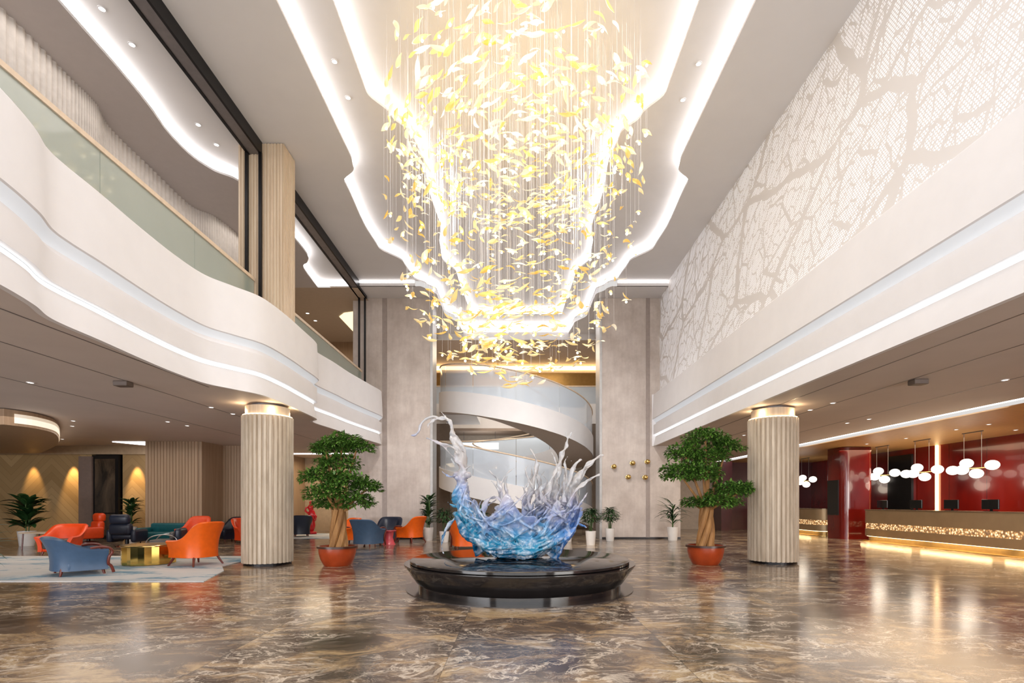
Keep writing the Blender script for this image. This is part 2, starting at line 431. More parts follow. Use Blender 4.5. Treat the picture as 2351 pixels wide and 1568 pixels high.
def cat_rom(pts, n=8):
    pts = [Vector(p) for p in pts]; out = []
    for i in range(len(pts)-1):
        a = pts[max(i-1,0)]; b = pts[i]; c = pts[i+1]; d = pts[min(i+2,len(pts)-1)]
        for k in range(n):
            t = k/n
            out.append(.5*((2*b)+(c-a)*t+(2*a-5*b+4*c-d)*t*t+(3*b-a-3*c+d)*t**3))
    out.append(pts[-1]); return out
def sweep(curve, prof, sign=1):
    """curve: plan points; prof: (offset towards the atrium, z) pairs"""
    rows = []; C = [Vector((p[0],p[1])) for p in curve]
    for i, p in enumerate(C):
        t = (C[min(i+1,len(C)-1)]-C[max(i-1,0)]).normalized(); n = Vector((t.y,-t.x))*sign
        rows.append([(p.x+n.x*o, p.y+n.y*o, z) for o, z in prof])
    return rows
def lerp_tab(tab, y):
    if y <= tab[0][0]: return tab[0][1]
    for (a, b), (c, d) in zip(tab, tab[1:]):
        if y <= c:
            t = (y-a)/(c-a); t = t*t*(3-2*t); return b+(d-b)*t
    return tab[-1][1]

# ------------------------------------------------------------------ the shell of the hall
YB = 21.5                     # face of the two tall pylons
ZC = 10.3                     # high ceiling
ZL = 3.9                      # low ceilings at both sides
struct('floor', MB().box(-30, 22, -6.5, 40, -.2, 0), 'marble')

# high ceiling with two nested recesses
outer = [(-7,4.18),(13.0,4.20),(13.45,4.27),(14.0,4.70),(16.3,4.80),(17.6,4.74),(18.7,4.12),(20.0,4.0),(20.6,3.6),(21.1,3.27),(23.4,3.25),(24.5,2.76),(26,2.66)]
inner = [(-7,3.30),(11.3,3.31),(12.0,2.93),(12.6,2.56),(13.6,2.46),(14.9,2.54),(16.7,2.48),(18.0,2.68),(19.0,2.75),(20.2,2.35),(24.6,2.2)]
ys = [-6.5+i*.5 for i in range(30)]+[8.5+i*.1 for i in range(176)]
ys = [y for y in ys if y <= 26.0]
def halves(tab_a, tab_b, za, zb, y0, y1, name, m):
    """ceiling bands left and right between two width tables"""
    mb = MB()
    Y = [y for y in ys if y0-.001 <= y <= y1+.001]
    for s in (-1, 1):
        rows = []
        for y in Y:
            a = tab_a if isinstance(tab_a, (int,float)) else lerp_tab(tab_a, y)
            b = tab_b if isinstance(tab_b, (int,float)) else lerp_tab(tab_b, y)
            rows.append([(s*a, y, za), (s*b, y, zb)])
        mb.grid(rows)
    return mb
mb = halves(6.22, outer, ZC, ZC, -6.5, 20.3, '', '')
struct('ceiling', mb, 'ceiling')
mb = halves(7.4, outer, ZC-.2, ZC-.2, 20.3, 26.0, '', '')
mb.box(-7.4, -4.0, 20.26, 20.34, ZC-.2, ZC-.1); mb.box(4.0, 7.4, 20.26, 20.34, ZC-.2, ZC-.1)
mb.box(-7.4, 7.4, 26.0, 26.1, ZC-.5, ZC+.6)
struct('ceiling', mb, 'ceiling')
def widen(tab, d): return [(a, b+d) for a, b in tab]
mb = halves(widen(outer, .05), [(a, max(0,b-.1)) for a,b in inner], ZC+.28, ZC+.28, -6.5, 26.0, '', '')
# the middle of the recess behind the inner one
mb.grid([[(-2.3, 24.5, ZC+.28), (2.3, 24.5, ZC+.28)], [(-2.3, 26, ZC+.28), (2.3, 26, ZC+.28)]])
MBhole = halves(widen(outer, .05), [(a, b) for a,b in inner], ZC+.28, ZC+.28, -6.5, 24.6, '', '')
MBhole.grid([[(-2.8, 24.6, ZC+.28), (2.8, 24.6, ZC+.28)], [(-2.7, 26, ZC+.28), (2.7, 26, ZC+.28)]])
struct('ceiling', MBhole, 'plaster')
# inner plane: fine mesh panel
mb = MB().box(-3.6, 3.6, -6.5, 24.9, ZC+.56, ZC+.60)
struct('ceiling', mb, 'plaster')
# lips (white) and cove lights (recess risers)
def risers(tab, y0, y1, z0, z1, m, name, inset=0):
    mb = MB(); Y = [y for y in ys if y0-.001 <= y <= y1+.001]
    for s in (-1, 1):
        mb.grid([[(s*(lerp_tab(tab, y)+inset), y, z0), (s*(lerp_tab(tab, y)+inset), y, z1)] for y in Y])
    return mb
struct('trim_1', risers(outer, -6.5, 26, ZC-.0, ZC+.06, 0, ''), 'plaster')
struct('trim_2', risers(inner, -6.5, 24.6, ZC+.28, ZC+.34, 0, ''), 'plaster')
def cove(mb, label):
    o = mb.build('cove_light', 'led'); tag(o, label, 'light strip', 'white cove lights of the high ceiling'); return o
cove(risers(outer, -6.5, 26, ZC+.06, ZC+.28, 0, '').add([(-2.66,25.99,ZC-.1),(2.66,25.99,ZC-.1),(2.66,25.99,ZC+.25),(-2.66,25.99,ZC+.25)], [(0,1,2,3)]), 'white cove light along the outer wavy recess of the high ceiling')
cove(risers(inner, -6.5, 24.6, ZC+.34, ZC+.56, 0, '').add([(-2.2,24.6,ZC+.3),(2.2,24.6,ZC+.3),(2.2,24.6,ZC+.56),(-2.2,24.6,ZC+.56)], [(0,1,2,3)]), 'white cove light along the inner recess around the chandelier')
mb = MB()
for a, b, sd in ((-6.2,-4.02,'left'),(4.02,6.02,'right')): cove(MB().add([(a,20.25,ZC-.09),(b,20.25,ZC-.09),(b,20.25,ZC+.0),(a,20.25,ZC+.0)], [(0,1,2,3)]), 'straight white cove light above the tall %s concrete pylon' % sd)

# right wall: perforated screen above a stepped white fascia
XR = 6.03; XF = 5.76
struct('wall_right', MB().box(XR, XR+.12, -6.5, YB, 6.0, ZC), 'perforated')
curveR = [(XF, y) for y in [-6.5+i*1.0 for i in range(28)]+[YB]]
prof = [(-.30,6.08),(-.02,6.06),(0,6.03),(.05,5.02),(.03,5.0)]
prof_b = [(-.10,4.88),(-.10,4.77),(0,4.77),(0,4.38),(-.10,4.38)]
prof_c = [(-.09,4.31),(.0,ZL-.01),(-.08,ZL-.01)]
def fascia(curve, sign, name, lab):
    mb = MB(); mb.grid(sweep(curve, prof, sign)); mb.grid(sweep(curve, prof_b, sign)); mb.grid(sweep(curve, prof_c, sign))
    struct('trim_%d' % name, mb, 'plaster', smooth=30)
    st = MB().grid(sweep(curve, [(.03,5.0),(-.10,4.88)], sign)).build('cove_light', 'groove_glow', smooth=True)  # weak emission on the chamfer paints the bluish glow it catches
    tag(st, 'groove chamfer with added dim bluish glow along the middle of the %s' % lab, 'light strip')
    st = MB().grid(sweep(curve, [(-.10,4.375),(-.09,4.31)], sign)).build('cove_light', 'led_line', smooth=True)
    tag(st, 'thin white light line along the lower part of the %s' % lab, 'light strip')
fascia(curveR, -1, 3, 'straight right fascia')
struct('trim_4', MB().box(XF-.06, XF+.3, YB-.02, YB+.1, ZL, 6.06), 'plaster')

# left balcony: wavy fascia
planL = [(-5.55,-6.5),(-5.5,-3),(-5.6,0),(-5.75,2.5),(-5.5,4.6),(-5.62,5.5),(-5.80,6.15),(-5.99,6.55),(-6.06,6.9),(-6.10,7.5),(-6.20,8.5),(-6.25,9.4),(-6.20,10.2),(-5.92,10.75),(-5.62,11.35),(-5.56,12.4),(-5.60,13.5),(-5.64,14.35),(-5.72,14.7),(-5.96,15.0),(-5.99,15.5),(-5.88,16.6),(-5.80,17.9),(-5.60,19.6),(-5.48,20.6),(-5.52,21.0),(-5.7,21.35),(-6.0,21.5)]
cL = [(p.x, p.y) for p in cat_rom([(a,b,0) for a,b in planL], 8)]
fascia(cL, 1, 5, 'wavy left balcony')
# floors of the upper level and low ceilings beneath
n = len(cL)
def plan_poly(curve, xfar, inset):
    return [(x-inset, y) for x, y in curve]+[(xfar, curve[-1][1]), (xfar, curve[0][1])]
def flat(pts, z, name, m, thick=None):
    mb = MB()
    if thick: mb.poly(pts, z, z+thick)
    else: mb.add([(x,y,z) for x,y in pts], [tuple(range(len(pts)))])
    return struct(name, mb, m)
flat(plan_poly(cL, -30, .05), ZL, 'ceiling', 'low_ceiling')
flat(plan_poly(cL, -30, .25), 5.95, 'floor', 'plaster')
flat([(-30,YB),(-6.0,YB),(-6.0,31),(-30,31)], ZL, 'ceiling', 'low_ceiling')
flat([(XF+.1,-6.5),(11.55,-6.5),(11.55,31),(XF+.1,31)], ZL, 'ceiling', 'low_ceiling')
flat([(11.85,-6.5),(22,-6.5),(22,31),(11.85,31)], ZL-.06, 'ceiling', 'gold_ceiling')
flat([(11.4,-6.5),(12.0,-6.5),(12.0,31),(11.4,31)], ZL+.25, 'ceiling', 'low_ceiling')
o = MB().box(11.60, 11.80, -6, 30, ZL+.02, ZL+.06).build('cove_light', 'led'); tag(o, 'long straight white light slot in the right low ceiling', 'light strip')
# seams in the low ceilings
k = 0
for (x, a, b) in ((6.42,-6,21.4),(7.66,-6,29),(9.6,-6,29)):
    struct('trim_%d' % (6+k), MB().box(x-.012, x+.012, a, b, ZL-.004, ZL+.01), 'dark_grey'); k += 1
for (x, a, b) in ((-6.36,-6,10.6),(-7.66,-6,21.4),(-9.8,-6,21.4)):
    struct('trim_%d' % (6+k), MB().box(x-.012, x+.012, a, b, ZL-.004, ZL+.01), 'dark_grey'); k += 1

# pylons
def pylon(x0, x1, seams, name):
    mb = MB().box(x0, x1, YB, YB+1.0, .06, ZC-.2)
    o = struct(name, mb, 'concrete')
    return o
pylon(-6.85, -3.57, 0, 'wall_back'); pylon(3.57, 6.06, 0, 'wall_back')
struct('wall_back', MB().box(6.06, 6.9, YB, YB+1.0, .06, ZL), 'concrete')
struct('wall_back', MB().box(-7.05, -6.85, YB, YB+1, .06, ZL), 'concrete')
for x0, x1 in ((-5.62,-5.42),(5.45,5.62)):
    struct('trim_%d' % (12+(x0>0)), MB().box(x0, x1, YB-.012, YB+.02, .06, ZC-.2), plain('taupe_metal_inlay', (.34,.28,.25), .45))
struct('baseboard_back', MB().box(-7.05, -3.57, YB-.01, YB+1, 0, .07).box(3.57, 6.9, YB-.01, YB+1, 0, .07), 'black_metal')
struct('trim_14', MB().box(-3.60,-3.50, YB-.03, YB+1.02, .0, ZC-.2).box(3.50,3.60, YB-.03, YB+1.02, .0, ZC-.2), plain('grey_edge_strip', (.45,.44,.43), .4, .4))

# space behind the opening
YR = 31.0
struct('wall_back', MB().box(-12, 12, YR, YR+.2, 0, 10), plain('beige_stone_wall', (.48,.40,.32), .6, var=.08))
struct('ceiling', MB().box(-6.85, 12, 26.1, YR, 9.83, 9.9), 'brown_ceiling')
struct('ceiling', MB().box(-6.85, -4.0, YB+1.0, 26.1, 9.83, 9.9).box(4.0, 12, YB+1.0, 26.1, 9.83, 9.9), 'brown_ceiling')
o = MB().box(-8, 8, YR-.15, YR-.05, 9.55, 9.75).build('cove_light', 'led_warm'); tag(o, 'golden cove light at the top of the far wall behind the stair', 'light strip')
# upper landing slab and its glass at the far side
slab = MB().box(-8, -3.9, 28.6, YR, 5.75, 7.05).box(-3.9, 3.9, 29.7, YR, 5.75, 7.05).box(3.9, 8, 28.6, YR, 5.75, 7.05)
struct('floor', slab, 'plaster')
struct('trim_15', MB().box(-8, 8, YR-.3, YR-.05, 8.3, 9.3), plain('bronze_wall_band', (.45,.26,.08), .35, .7))
bt = thing('glass_balustrade', 'glass balustrade with thin rail on far landing behind the spiral stair', 'balustrade', (0,29.75,7.05))
MB().box(-7.9,7.9,-.012,.012,0,1.2).build('glass_panel','blue_glass',bt); MB().box(-7.9,7.9,-.04,.04,1.2,1.27).build('handrail','rail_wood',bt)
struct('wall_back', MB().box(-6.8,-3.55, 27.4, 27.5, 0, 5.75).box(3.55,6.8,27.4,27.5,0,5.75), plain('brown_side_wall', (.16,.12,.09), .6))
lb = thing('hanging_light_box','long glowing white light box hanging below the upper stair flight','light',(-2.1,29.4,5.6))
MB().box(-1.1,1.1,-.15,.15,-1.0,-.65).build('light_body','led_line',lb)
for q_ in (-.9,.9): MB().tube([(q_,0,-.65),(q_,0,0)],.012,6).build('rod','dark_grey',lb)
struct('ceiling', MB().box(-8,8,29.0,YR,5.6,5.74), 'brown_ceiling')
lamp('AREA', (0, 27.5, 9.6), 160, (1,.86,.66), 6, (0,0,0), 3)
lamp('AREA', (0, 29.2, 5.2), 28, (1,.93,.82), 5, (0,0,0), 1.5)

# upper left level: raised cove, lower panel, curved ribbed wall
coveL = [(-7.75,-6.5),(-7.75,8.6),(-8.0,11.9),(-7.80,13.0),(-7.35,13.5),(-7.15,14.5),(-7.12,16.2),(-7.14,17.5),(-7.36,18.05),(-7.68,18.5),(-7.82,20.2)]
cc = [(p.x,p.y) for p in cat_rom([(a,b,0) for a,b in coveL], 6)]
flat([(-6.2,-6.5)]+[(x-.2,y) for x,y in cc]+[(-6.2,20.4)], 10.25, 'ceiling', 'ceiling')
flat(cc+[(-13,20.2),(-13,-6.5)], 10.0, 'ceiling', plain('taupe_upper_ceiling', (.50,.45,.43), .7, var=.02))
o = MB().grid(sweep(cc, [(0,10.05),(0,10.25)], 1)).build('cove_light','led'); tag(o, 'white cove light curving along the upper left gallery ceiling', 'light strip')
struct('trim_16', MB().grid(sweep(cc, [(0.004,10.0),(0.004,10.05)], 1)), 'plaster')
flat([(-13,20.2),(-6.2,20.2),(-6.2,31),(-13,31)], 10.0, 'ceiling', plain('warm_tan_ceiling', (.46,.36,.27), .7, var=.03))
o = MB().add([(-7.8,20.18,10.05),(-6.2,20.18,10.05),(-6.2,20.18,10.25),(-7.8,20.18,10.25)], [(0,1,2,3)]).build('cove_light','led'); tag(o, 'short white cove light closing the upper left gallery recess', 'light strip')
wv = [(-9.0,-6.5),(-8.8,4),(-8.95,6.5),(-8.85,8.8),(-8.93,10.2),(-8.97,10.9),(-9.22,11.6),(-9.28,13.0),(-9.32,14.6),(-8.96,15.2),(-8.84,16.3),(-9.1,17.6),(-9.3,19.0),(-9.0,20.2)]
wc = [(p.x,p.y) for p in cat_rom([(a,b,0) for a,b in wv], 40)]
rows = []
for i,(x,y) in enumerate(wc): rows.append([(x+(.035 if i%4<2 else 0), y, 5.95), (x+(.035 if i%4<2 else 0), y, 10.0)])
struct('wall_left', MB().grid(rows), plain('pale_ribbed_panelling', (.62,.57,.53), .5))
struct('wall_left', MB().box(-13,-12.8,-6.5,31,5.95,10), 'tan_wood')
struct('wall_back', MB().box(-13,-6.9,27,27.2,5.95,10), wood('warm_brown_panel', (.26,.16,.09), (.38,.25,.15)))
o = struct('door_1', MB().box(-9.6,-8.5,26.9,27.0,5.95,8.6), 'dark_red')
struct('wall_left', MB().box(-30,-29.8,-6.5,31,0,ZL), 'tan_wood')
struct('floor', MB().box(-13,-6.9,YB,31,5.85,5.95), 'plaster')
lamp('AREA', (-8.3, 9, 9.95), 62, SOFT, .8, (0,0,0), 16)
lamp('AREA', (-9.0, 23.5, 9.8), 70, (1,.80,.55), 2, (0,0,0), 3)

qs = [onz(a_,b_,9.97) for a_,b_ in ((779,727),(790,719),(812,716),(812,762))]
o = MB().poly([(q.x,q.y) for q in qs],9.96,9.99).build('ceiling_light',glow('cream_light_panel',(1,.86,.55),.9)); tag(o,'cream glowing ceiling light behind the ribbed pillar, next to the black posts','light')
# dark ceiling track and posts of the sliding partition
tr = thing('partition_track', 'dark grey ceiling track with black edge running along the upper left gallery', 'track', (0,0,0))
MB().box(-6.50,-6.24,-6.4,21.3,10.02,10.24).build('rail','dark_grey',tr)
MB().box(-6.25,-6.20,-6.4,21.3,10.0,10.31).build('edge_strip','black_metal',tr)
MB().box(-6.56,-6.50,-6.4,21.3,10.0,10.24).build('edge_strip','black_metal',tr)
for (x, y, lab) in ((-6.545,12.44,'black post on the left face of the upper ribbed pillar'),(-6.215,12.44,'black post beside the front face of the upper ribbed pillar'),
                    (-6.50,21.2,'left black post in front of the left concrete pylon'),(-6.26,21.2,'right black post in front of the left concrete pylon')):
    tag(MB().box(x-.035,x+.035,y-.03,y+.03,5.95,10.02).build('partition_post','black_metal'), lab, 'post')
# upper pillar
def ribbed_box(x0,x1,y0,y1,z0,z1,p=.11,d=.03):
    pts = []
    def side(a, b, nx, ny):
        L = math.hypot(b[0]-a[0], b[1]-a[1]); n = max(2, int(L/p)); tx, ty = (b[0]-a[0])/L, (b[1]-a[1])/L
        for i in range(n):
            for f, o in ((0,0),(.6,0),(.66,-d),(.94,-d)):
                q = (i+f)*L/n; pts.append((a[0]+tx*q+nx*o, a[1]+ty*q+ny*o))
    side((x0,y0),(x1,y0),0,-1); side((x1,y0),(x1,y1),1,0); side((x1,y1),(x0,y1),0,1); side((x0,y1),(x0,y0),-1,0)
    return MB().poly(pts, z0, z1)
o = ribbed_box(-6.78,-5.68,12.5,13.15,5.9,10.28,.075,.02).build('ribbed_pillar','pillar_wood')
tag(o, 'honey coloured ribbed pillar rising from the left balcony to the high ceiling', 'pillar')

# glass balustrade of the left gallery
for (y0, y1, lab) in ((-6,12.45,'long green tinted glass balustrade with pale wood rail on the left balcony, before the pillar'),(13.2,21.1,'green tinted glass balustrade with pale wood rail behind the ribbed pillar')):
    g = thing('glass_balustrade', lab, 'balustrade', (-6.38, y0, 5.95))
    L = y1-y0; nn = max(2, int(round(L/2.3)))
    for i in range(nn):
        MB().box(-.01,.01,i*L/nn+.008,(i+1)*L/nn-.008,0,.96).build('glass_panel','green_glass',g)
    MB().box(-.035,.035,0,L,.94,1.02).build('handrail','rail_wood',g)

# ------------------------------------------------------------------ fluted columns on the ground floor
def column(x, y, label):
    t = thing('fluted_column', label, 'column', (x,y,0))
    n = 32*8
    prof = []; pts = []
    for i in range(n):
        a = 2*PI*i/n; ph = (i%8)/8
        r = .585 - (.05 if .1 < ph < .45 else 0)
        pts.append((r*math.cos(a), r*math.sin(a)))
    MB().poly(pts, .06, 3.60).build('shaft','travertine',t)
    MB().lathe([(.54,0),(.54,.06)],n=48).build('base_ring','black_metal',t)
    MB().lathe([(.50,3.60),(.50,3.84)],n=48).build('capital','pillar_wood',t,smooth=True)
    MB().lathe([(.36,3.84),(.36,ZL-.0)],n=32).build('neck','dark_grey',t)
    MB().lathe([(.52,3.605),(.56,3.605),(.56,3.63),(.52,3.63)],n=48,cap=False).build('light_ring',glow('capital_light_ring',(1,.72,.40),1.3),t,label='warm glowing light ring')
    for k in range(4):
        a = k*PI/2+.6
        lamp('POINT', (x+.56*math.cos(a), y+.56*math.sin(a), 3.72), 3.2, WARM, .05)
    return t
column(-6.12, 12.62, 'pale fluted stone column at the left edge of the hall beside the rug')
column(6.49, 12.95, 'pale fluted stone column at the right edge of the hall beside the reception')

# ------------------------------------------------------------------ spiral stair
SX, SY, R1, R2 = 0.0, 25.5, 3.8, 2.1
zt = [(180,8.20),(225,7.75),(270,7.12),(315,6.45),(360,5.75),(450,5.2),(540,4.6),(585,4.15),(630,3.5),(675,2.9),(720,2.3)]
def ztop(a):
    for (p,q),(r,s_) in zip(zt, zt[1:]):
        if a <= r: return q+(s_-q)*(a-p)/(r-p)
    return zt[-1][1]
def smooth_z(a): return sum(ztop(min(720,max(180,a+d))) for d in (-20,-10,0,10,20))/5
st = thing('spiral_staircase', 'white spiral staircase with pale blue glass parapet between the pylons', 'staircase', (SX,SY,0))
A = [180+i*5 for i in range(109)]
def ring(r, dz, a): q = math.radians(a); return (r*math.cos(q), r*math.sin(q), smooth_z(a)+dz)
MB().grid([[ring(R1,-2.2,a),ring(R1,-1.25,a),ring(R1-.1,-1.25,a),ring(R1-.1,-2.1,a)] for a in A]).build('outer_stringer','plaster',st,smooth=True)
MB().grid([[ring(R2,-2.2,a),ring(R2,-1.25,a),ring(R2+.1,-1.25,a),ring(R2+.1,-2.1,a)] for a in A]).build('inner_stringer','plaster',st,smooth=True)
MB().grid([[ring(R1-.02,-2.2,a),ring(R2+.02,-2.2,a)] for a in A]).build('soffit',plain('stair_soffit_paint', (.56,.47,.40), .6, var=.02),st,smooth=True)
mb = MB()
for i in range(36):
    a0 = 180+i*15; z = smooth_z(a0)-2.0
    q0, q1 = math.radians(a0), math.radians(a0+15)
    vs = [(r*math.cos(q),r*math.sin(q),zz) for zz in (z-.12,z) for (r,q) in ((R2+.1,q0),(R1-.1,q0),(R1-.1,q1),(R2+.1,q1))]
    mb.add(vs, [(0,3,2,1),(4,5,6,7),(0,1,5,4),(1,2,6,5),(2,3,7,6),(3,0,4,7)])
mb.build('treads',plain('pale_stone_tread', (.6,.56,.52), .4),st)
nP = 18
for i in range(nP):
    a0 = 180+i*30; AA = [a0+.15+k*(29.7/6) for k in range(7)]
    MB().grid([[ring(R1-.05,-1.25,a),ring(R1-.05,-.02,a)] for a in AA]).build('glass_panel','blue_glass',st,smooth=True)
MB().tube([ring(R1-.05,0,a) for a in A], .035, 8).build('handrail','rail_wood',st,smooth=True)
MB().tube([ring(R2+.05,-.1,a) for a in A], .03, 8).build('handrail','rail_wood',st,smooth=True)
# landing that joins the stair to the upper floor on the left
MB().box(-3.8,-2.0,.0,3.2,5.9,6.9).build('landing','plaster',st)
lamp('AREA', (0, 25.5, 8.9), 48, (.90,.95,1), 3, (0,0,0), 3)

# ------------------------------------------------------------------ plinth and splash sculpture
PY = 9.3
pl = thing('round_plinth', 'large round polished black stone plinth under the glass splash sculpture', 'plinth', (.06,PY,0))
MB().lathe([(1.80,0),(1.80,.10),(1.84,.13),(2.05,.42),(2.05,.45),(1.98,.45)],n=96).build('base','black_stone',pl,smooth=True)
MB().lathe([(1.93,.45),(1.95,.46),(1.95,.50),(1.93,.51)],n=96).build('top','black_stone',pl,smooth=True)
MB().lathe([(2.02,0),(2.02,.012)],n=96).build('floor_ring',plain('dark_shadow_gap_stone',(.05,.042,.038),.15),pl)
rnd = random.Random(7); TW = (.22,-.28,.34)
def S(px, py, dy=0): 
    p = P(px, py, PY+dy); return Vector((p.x-.06, dy, p.z-.51))
def strand(mb, pts, r0, r1, jit=0, n=8, flat=.8):
    c = cat_rom(pts, 7); m = len(c)
    rs = []
    for i in range(m):
        t = i/(m-1); r = r0+(r1-r0)*t
        rs.append(max(.013, r*(1+.10*math.sin(i*.8+r0*90))))
    mb.tube(c, rs, n, flat=.45 if r0 > .03 else .8, twist=TW[len(mb.v)%3])
sc = MB()
# bowl of the splash: a cup-shaped sheet with an uneven rim
def bowl_r(s): return .42+.66*math.sin(min(1,s)*PI/2*.96)**.9
NU, NV = 96, 22
def rim(th):
    c = math.cos(th)
    return .78 + .22*math.sin(3*th+.6)*.6 + .16*math.sin(7*th+1.3) + (.45 if c < -.93 else 0) + .30*max(0,c)**2 + .1*math.sin(13*th)
rows_o, rows_i = [], []
for j in range(NV+1):
    s = j/NV; ro, ri = [], []
    for i in range(NU):
        th = 2*PI*i/NU; tw = th+1.1*s
        hh = rim(th)*s
        wob = .03*math.sin(7*tw+3*s)+.02*math.sin(13*tw-4*s)-.03
        r = bowl_r(hh/1.1)+wob*(.3+s)
        ro.append((r*math.cos(th), r*.85*math.sin(th), hh))
        r -= .05*(1-.6*s)
        ri.append((r*math.cos(th), r*.85*math.sin(th), hh+.03*(1-s)))
    rows_o.append(ro); rows_i.append(ri)
sc.grid(rows_o+rows_i[::-1]+[rows_o[0]], True)
sc.ball((0,0,.05), .44, .38, .07)
# ribbons that wind round and up the bowl
for k in range(46):
    th = rnd.uniform(0, 2*PI); sp = rnd.choice((-1,1))*rnd.uniform(.5,1.7); h0 = rnd.uniform(.0,.35); h1 = rnd.uniform(.6,1.15)
    pts = []
    for q in range(7):
        t = q/6; h = h0+(h1-h0)*t; r = bowl_r(h/1.1)+.03+.05*math.sin(q*2+k); a = th+sp*t
        pts.append((r*math.cos(a), r*.85*math.sin(a), h+.05*math.sin(q*1.3+k)))
    rr = rnd.uniform(.035,.075); strand(sc, pts, rr, .018)
# long sweeps from the left stem round the underside to the right
for k in range(26):
    y0 = rnd.uniform(-.75,.35); t0 = rnd.uniform(0,.25); e = rnd.uniform(-.1,.12)
    pts = []
    for q in range(9):
        t = q/8; a = PI*(1.02-t*rnd.uniform(.96,1.0)); r = .98+e
        x = r*math.cos(a)*1.03; z = .92-.90*abs(math.sin(a))**.8+.12*t*t+t0*math.sin(a)
        yy = y0*abs(math.sin(a))+.06*math.sin(q*1.1+k)
        pts.append((x, yy, max(.03,z)))
    strand(sc, pts, rnd.uniform(.05,.10), .03)
# swirls rising inside the bowl
for k in range(34):
    a = rnd.uniform(0, 2*PI); r0 = rnd.uniform(.1,.6); x0, y0 = r0*math.cos(a)+.12, r0*.7*math.sin(a)
    L = rnd.uniform(.5,1.0); w = rnd.uniform(.08,.2); tw = rnd.choice((-1,1))
    pts = [(x0+w*math.cos(a+tw*t*5)*(1+.4*t)+.25*t*(x0), y0+w*math.sin(a+tw*t*5), .15+L*t) for t in [q/7 for q in range(8)]]
    strand(sc, pts, rnd.uniform(.05,.085), .014)
# thick twisted stem on the left
strand(sc, [S(1110,1268),S(1085,1225,.05),S(1066,1180,.02),S(1056,1130,0),S(1060,1090,.03)], .19, .15, n=12)
strand(sc, [S(1100,1250,-.12),S(1074,1200,-.14),S(1056,1150,-.1),S(1066,1105,-.1)], .11, .09)
for k in range(14):
    c0 = S(rnd.uniform(1046,1078), rnd.uniform(1085,1112), rnd.uniform(-.12,.12)); q = rnd.uniform(.05,.085)
    sc.ball(c0, q, q, q*.8, 8, 6)
strand(sc, [S(1060,1095),S(1060,1066,.02),S(1052,1038,0),S(1045,1015,.03),S(1038,995,.02)], .15, .075, n=10)
strand(sc, [S(1066,1085,.05),S(1070,1055,.06),S(1060,1025,.04),S(1042,1000,.02)], .06, .04)
strand(sc, [S(1040,1000,.02),S(1036,975,.02),S(1026,963,0),S(1008,962,0),S(994,967,-.02),S(983,976,-.03),S(984,984,-.03)], .06, .028)
strand(sc, [S(1010,962),S(994,957,.05),S(978,963,.08),S(966,975,.1),S(962,990,.1),S(953,999,.12),S(943,1000,.12)], .03, .028)
strand(sc, [S(1034,975),S(1024,960,.05),S(1012,945,.08)], .03, .012)
strand(sc, [S(1060,1050),S(1042,1030,-.08),S(1014,1020,-.12),S(994,1012,-.16),S(977,1006,-.18)], .055, .028)
strand(sc, [S(1056,1062),S(1036,1045,-.04),S(1016,1022,-.1)], .035, .02)
strand(sc, [S(1060,1085),S(1075,1073,-.05),S(1082,1070,-.06)], .04, .012)
strand(sc, [S(1055,1095),S(1030,1094,.1),S(1014,1082,.12)], .035, .014)
# drooping tendrils on the left
strand(sc, [S(1062,1182),S(1042,1193,-.1),S(1026,1212,-.16),S(1017,1236,-.2),S(1014,1255,-.22),S(1019,1272,-.24)], .05, .018)
strand(sc, [S(1070,1180),S(1052,1166,-.1),S(1036,1160,-.15),S(1028,1153,-.18)], .04, .012)
strand(sc, [S(1075,1200),S(1060,1190,-.15),S(1048,1195,-.2)], .05, .015)
# small crown in the middle left
strand(sc, [S(1165,1185),S(1152,1150,0),S(1148,1120,.02),S(1142,1100,0),S(1130,1088,0),S(1118,1077,0)], .09, .012)
strand(sc, [S(1150,1115),S(1158,1095,.05),S(1170,1082,.06),S(1184,1074,.06)], .035, .012)
strand(sc, [S(1175,1170),S(1164,1135,.1),S(1160,1105,.12),S(1166,1092,.12)], .06, .012)
strand(sc, [S(1148,1130,-.05),S(1135,1112,-.08),S(1128,1104,-.08)], .03, .012)
strand(sc, [S(1130,1215,-.3),S(1112,1180,-.35),S(1118,1150,-.3),S(1140,1142,-.25),S(1152,1155,-.25)], .07, .03)
strand(sc, [S(1120,1222,-.2),S(1104,1195,-.2),S(1100,1165,-.15),S(1106,1148,-.1)], .05, .012)
# middle flame
strand(sc, [S(1215,1200,.1),S(1214,1150,.12),S(1222,1110,.1),S(1232,1075,.1),S(1228,1050,.1),S(1214,1026,.1)], .10, .016)
strand(sc, [S(1235,1170,.2),S(1240,1120,.2),S(1234,1085,.15),S(1240,1062,.15)], .07, .015)
strand(sc, [S(1225,1120,0),S(1212,1098,0),S(1206,1078,0),S(1214,1068,0)], .04, .014)
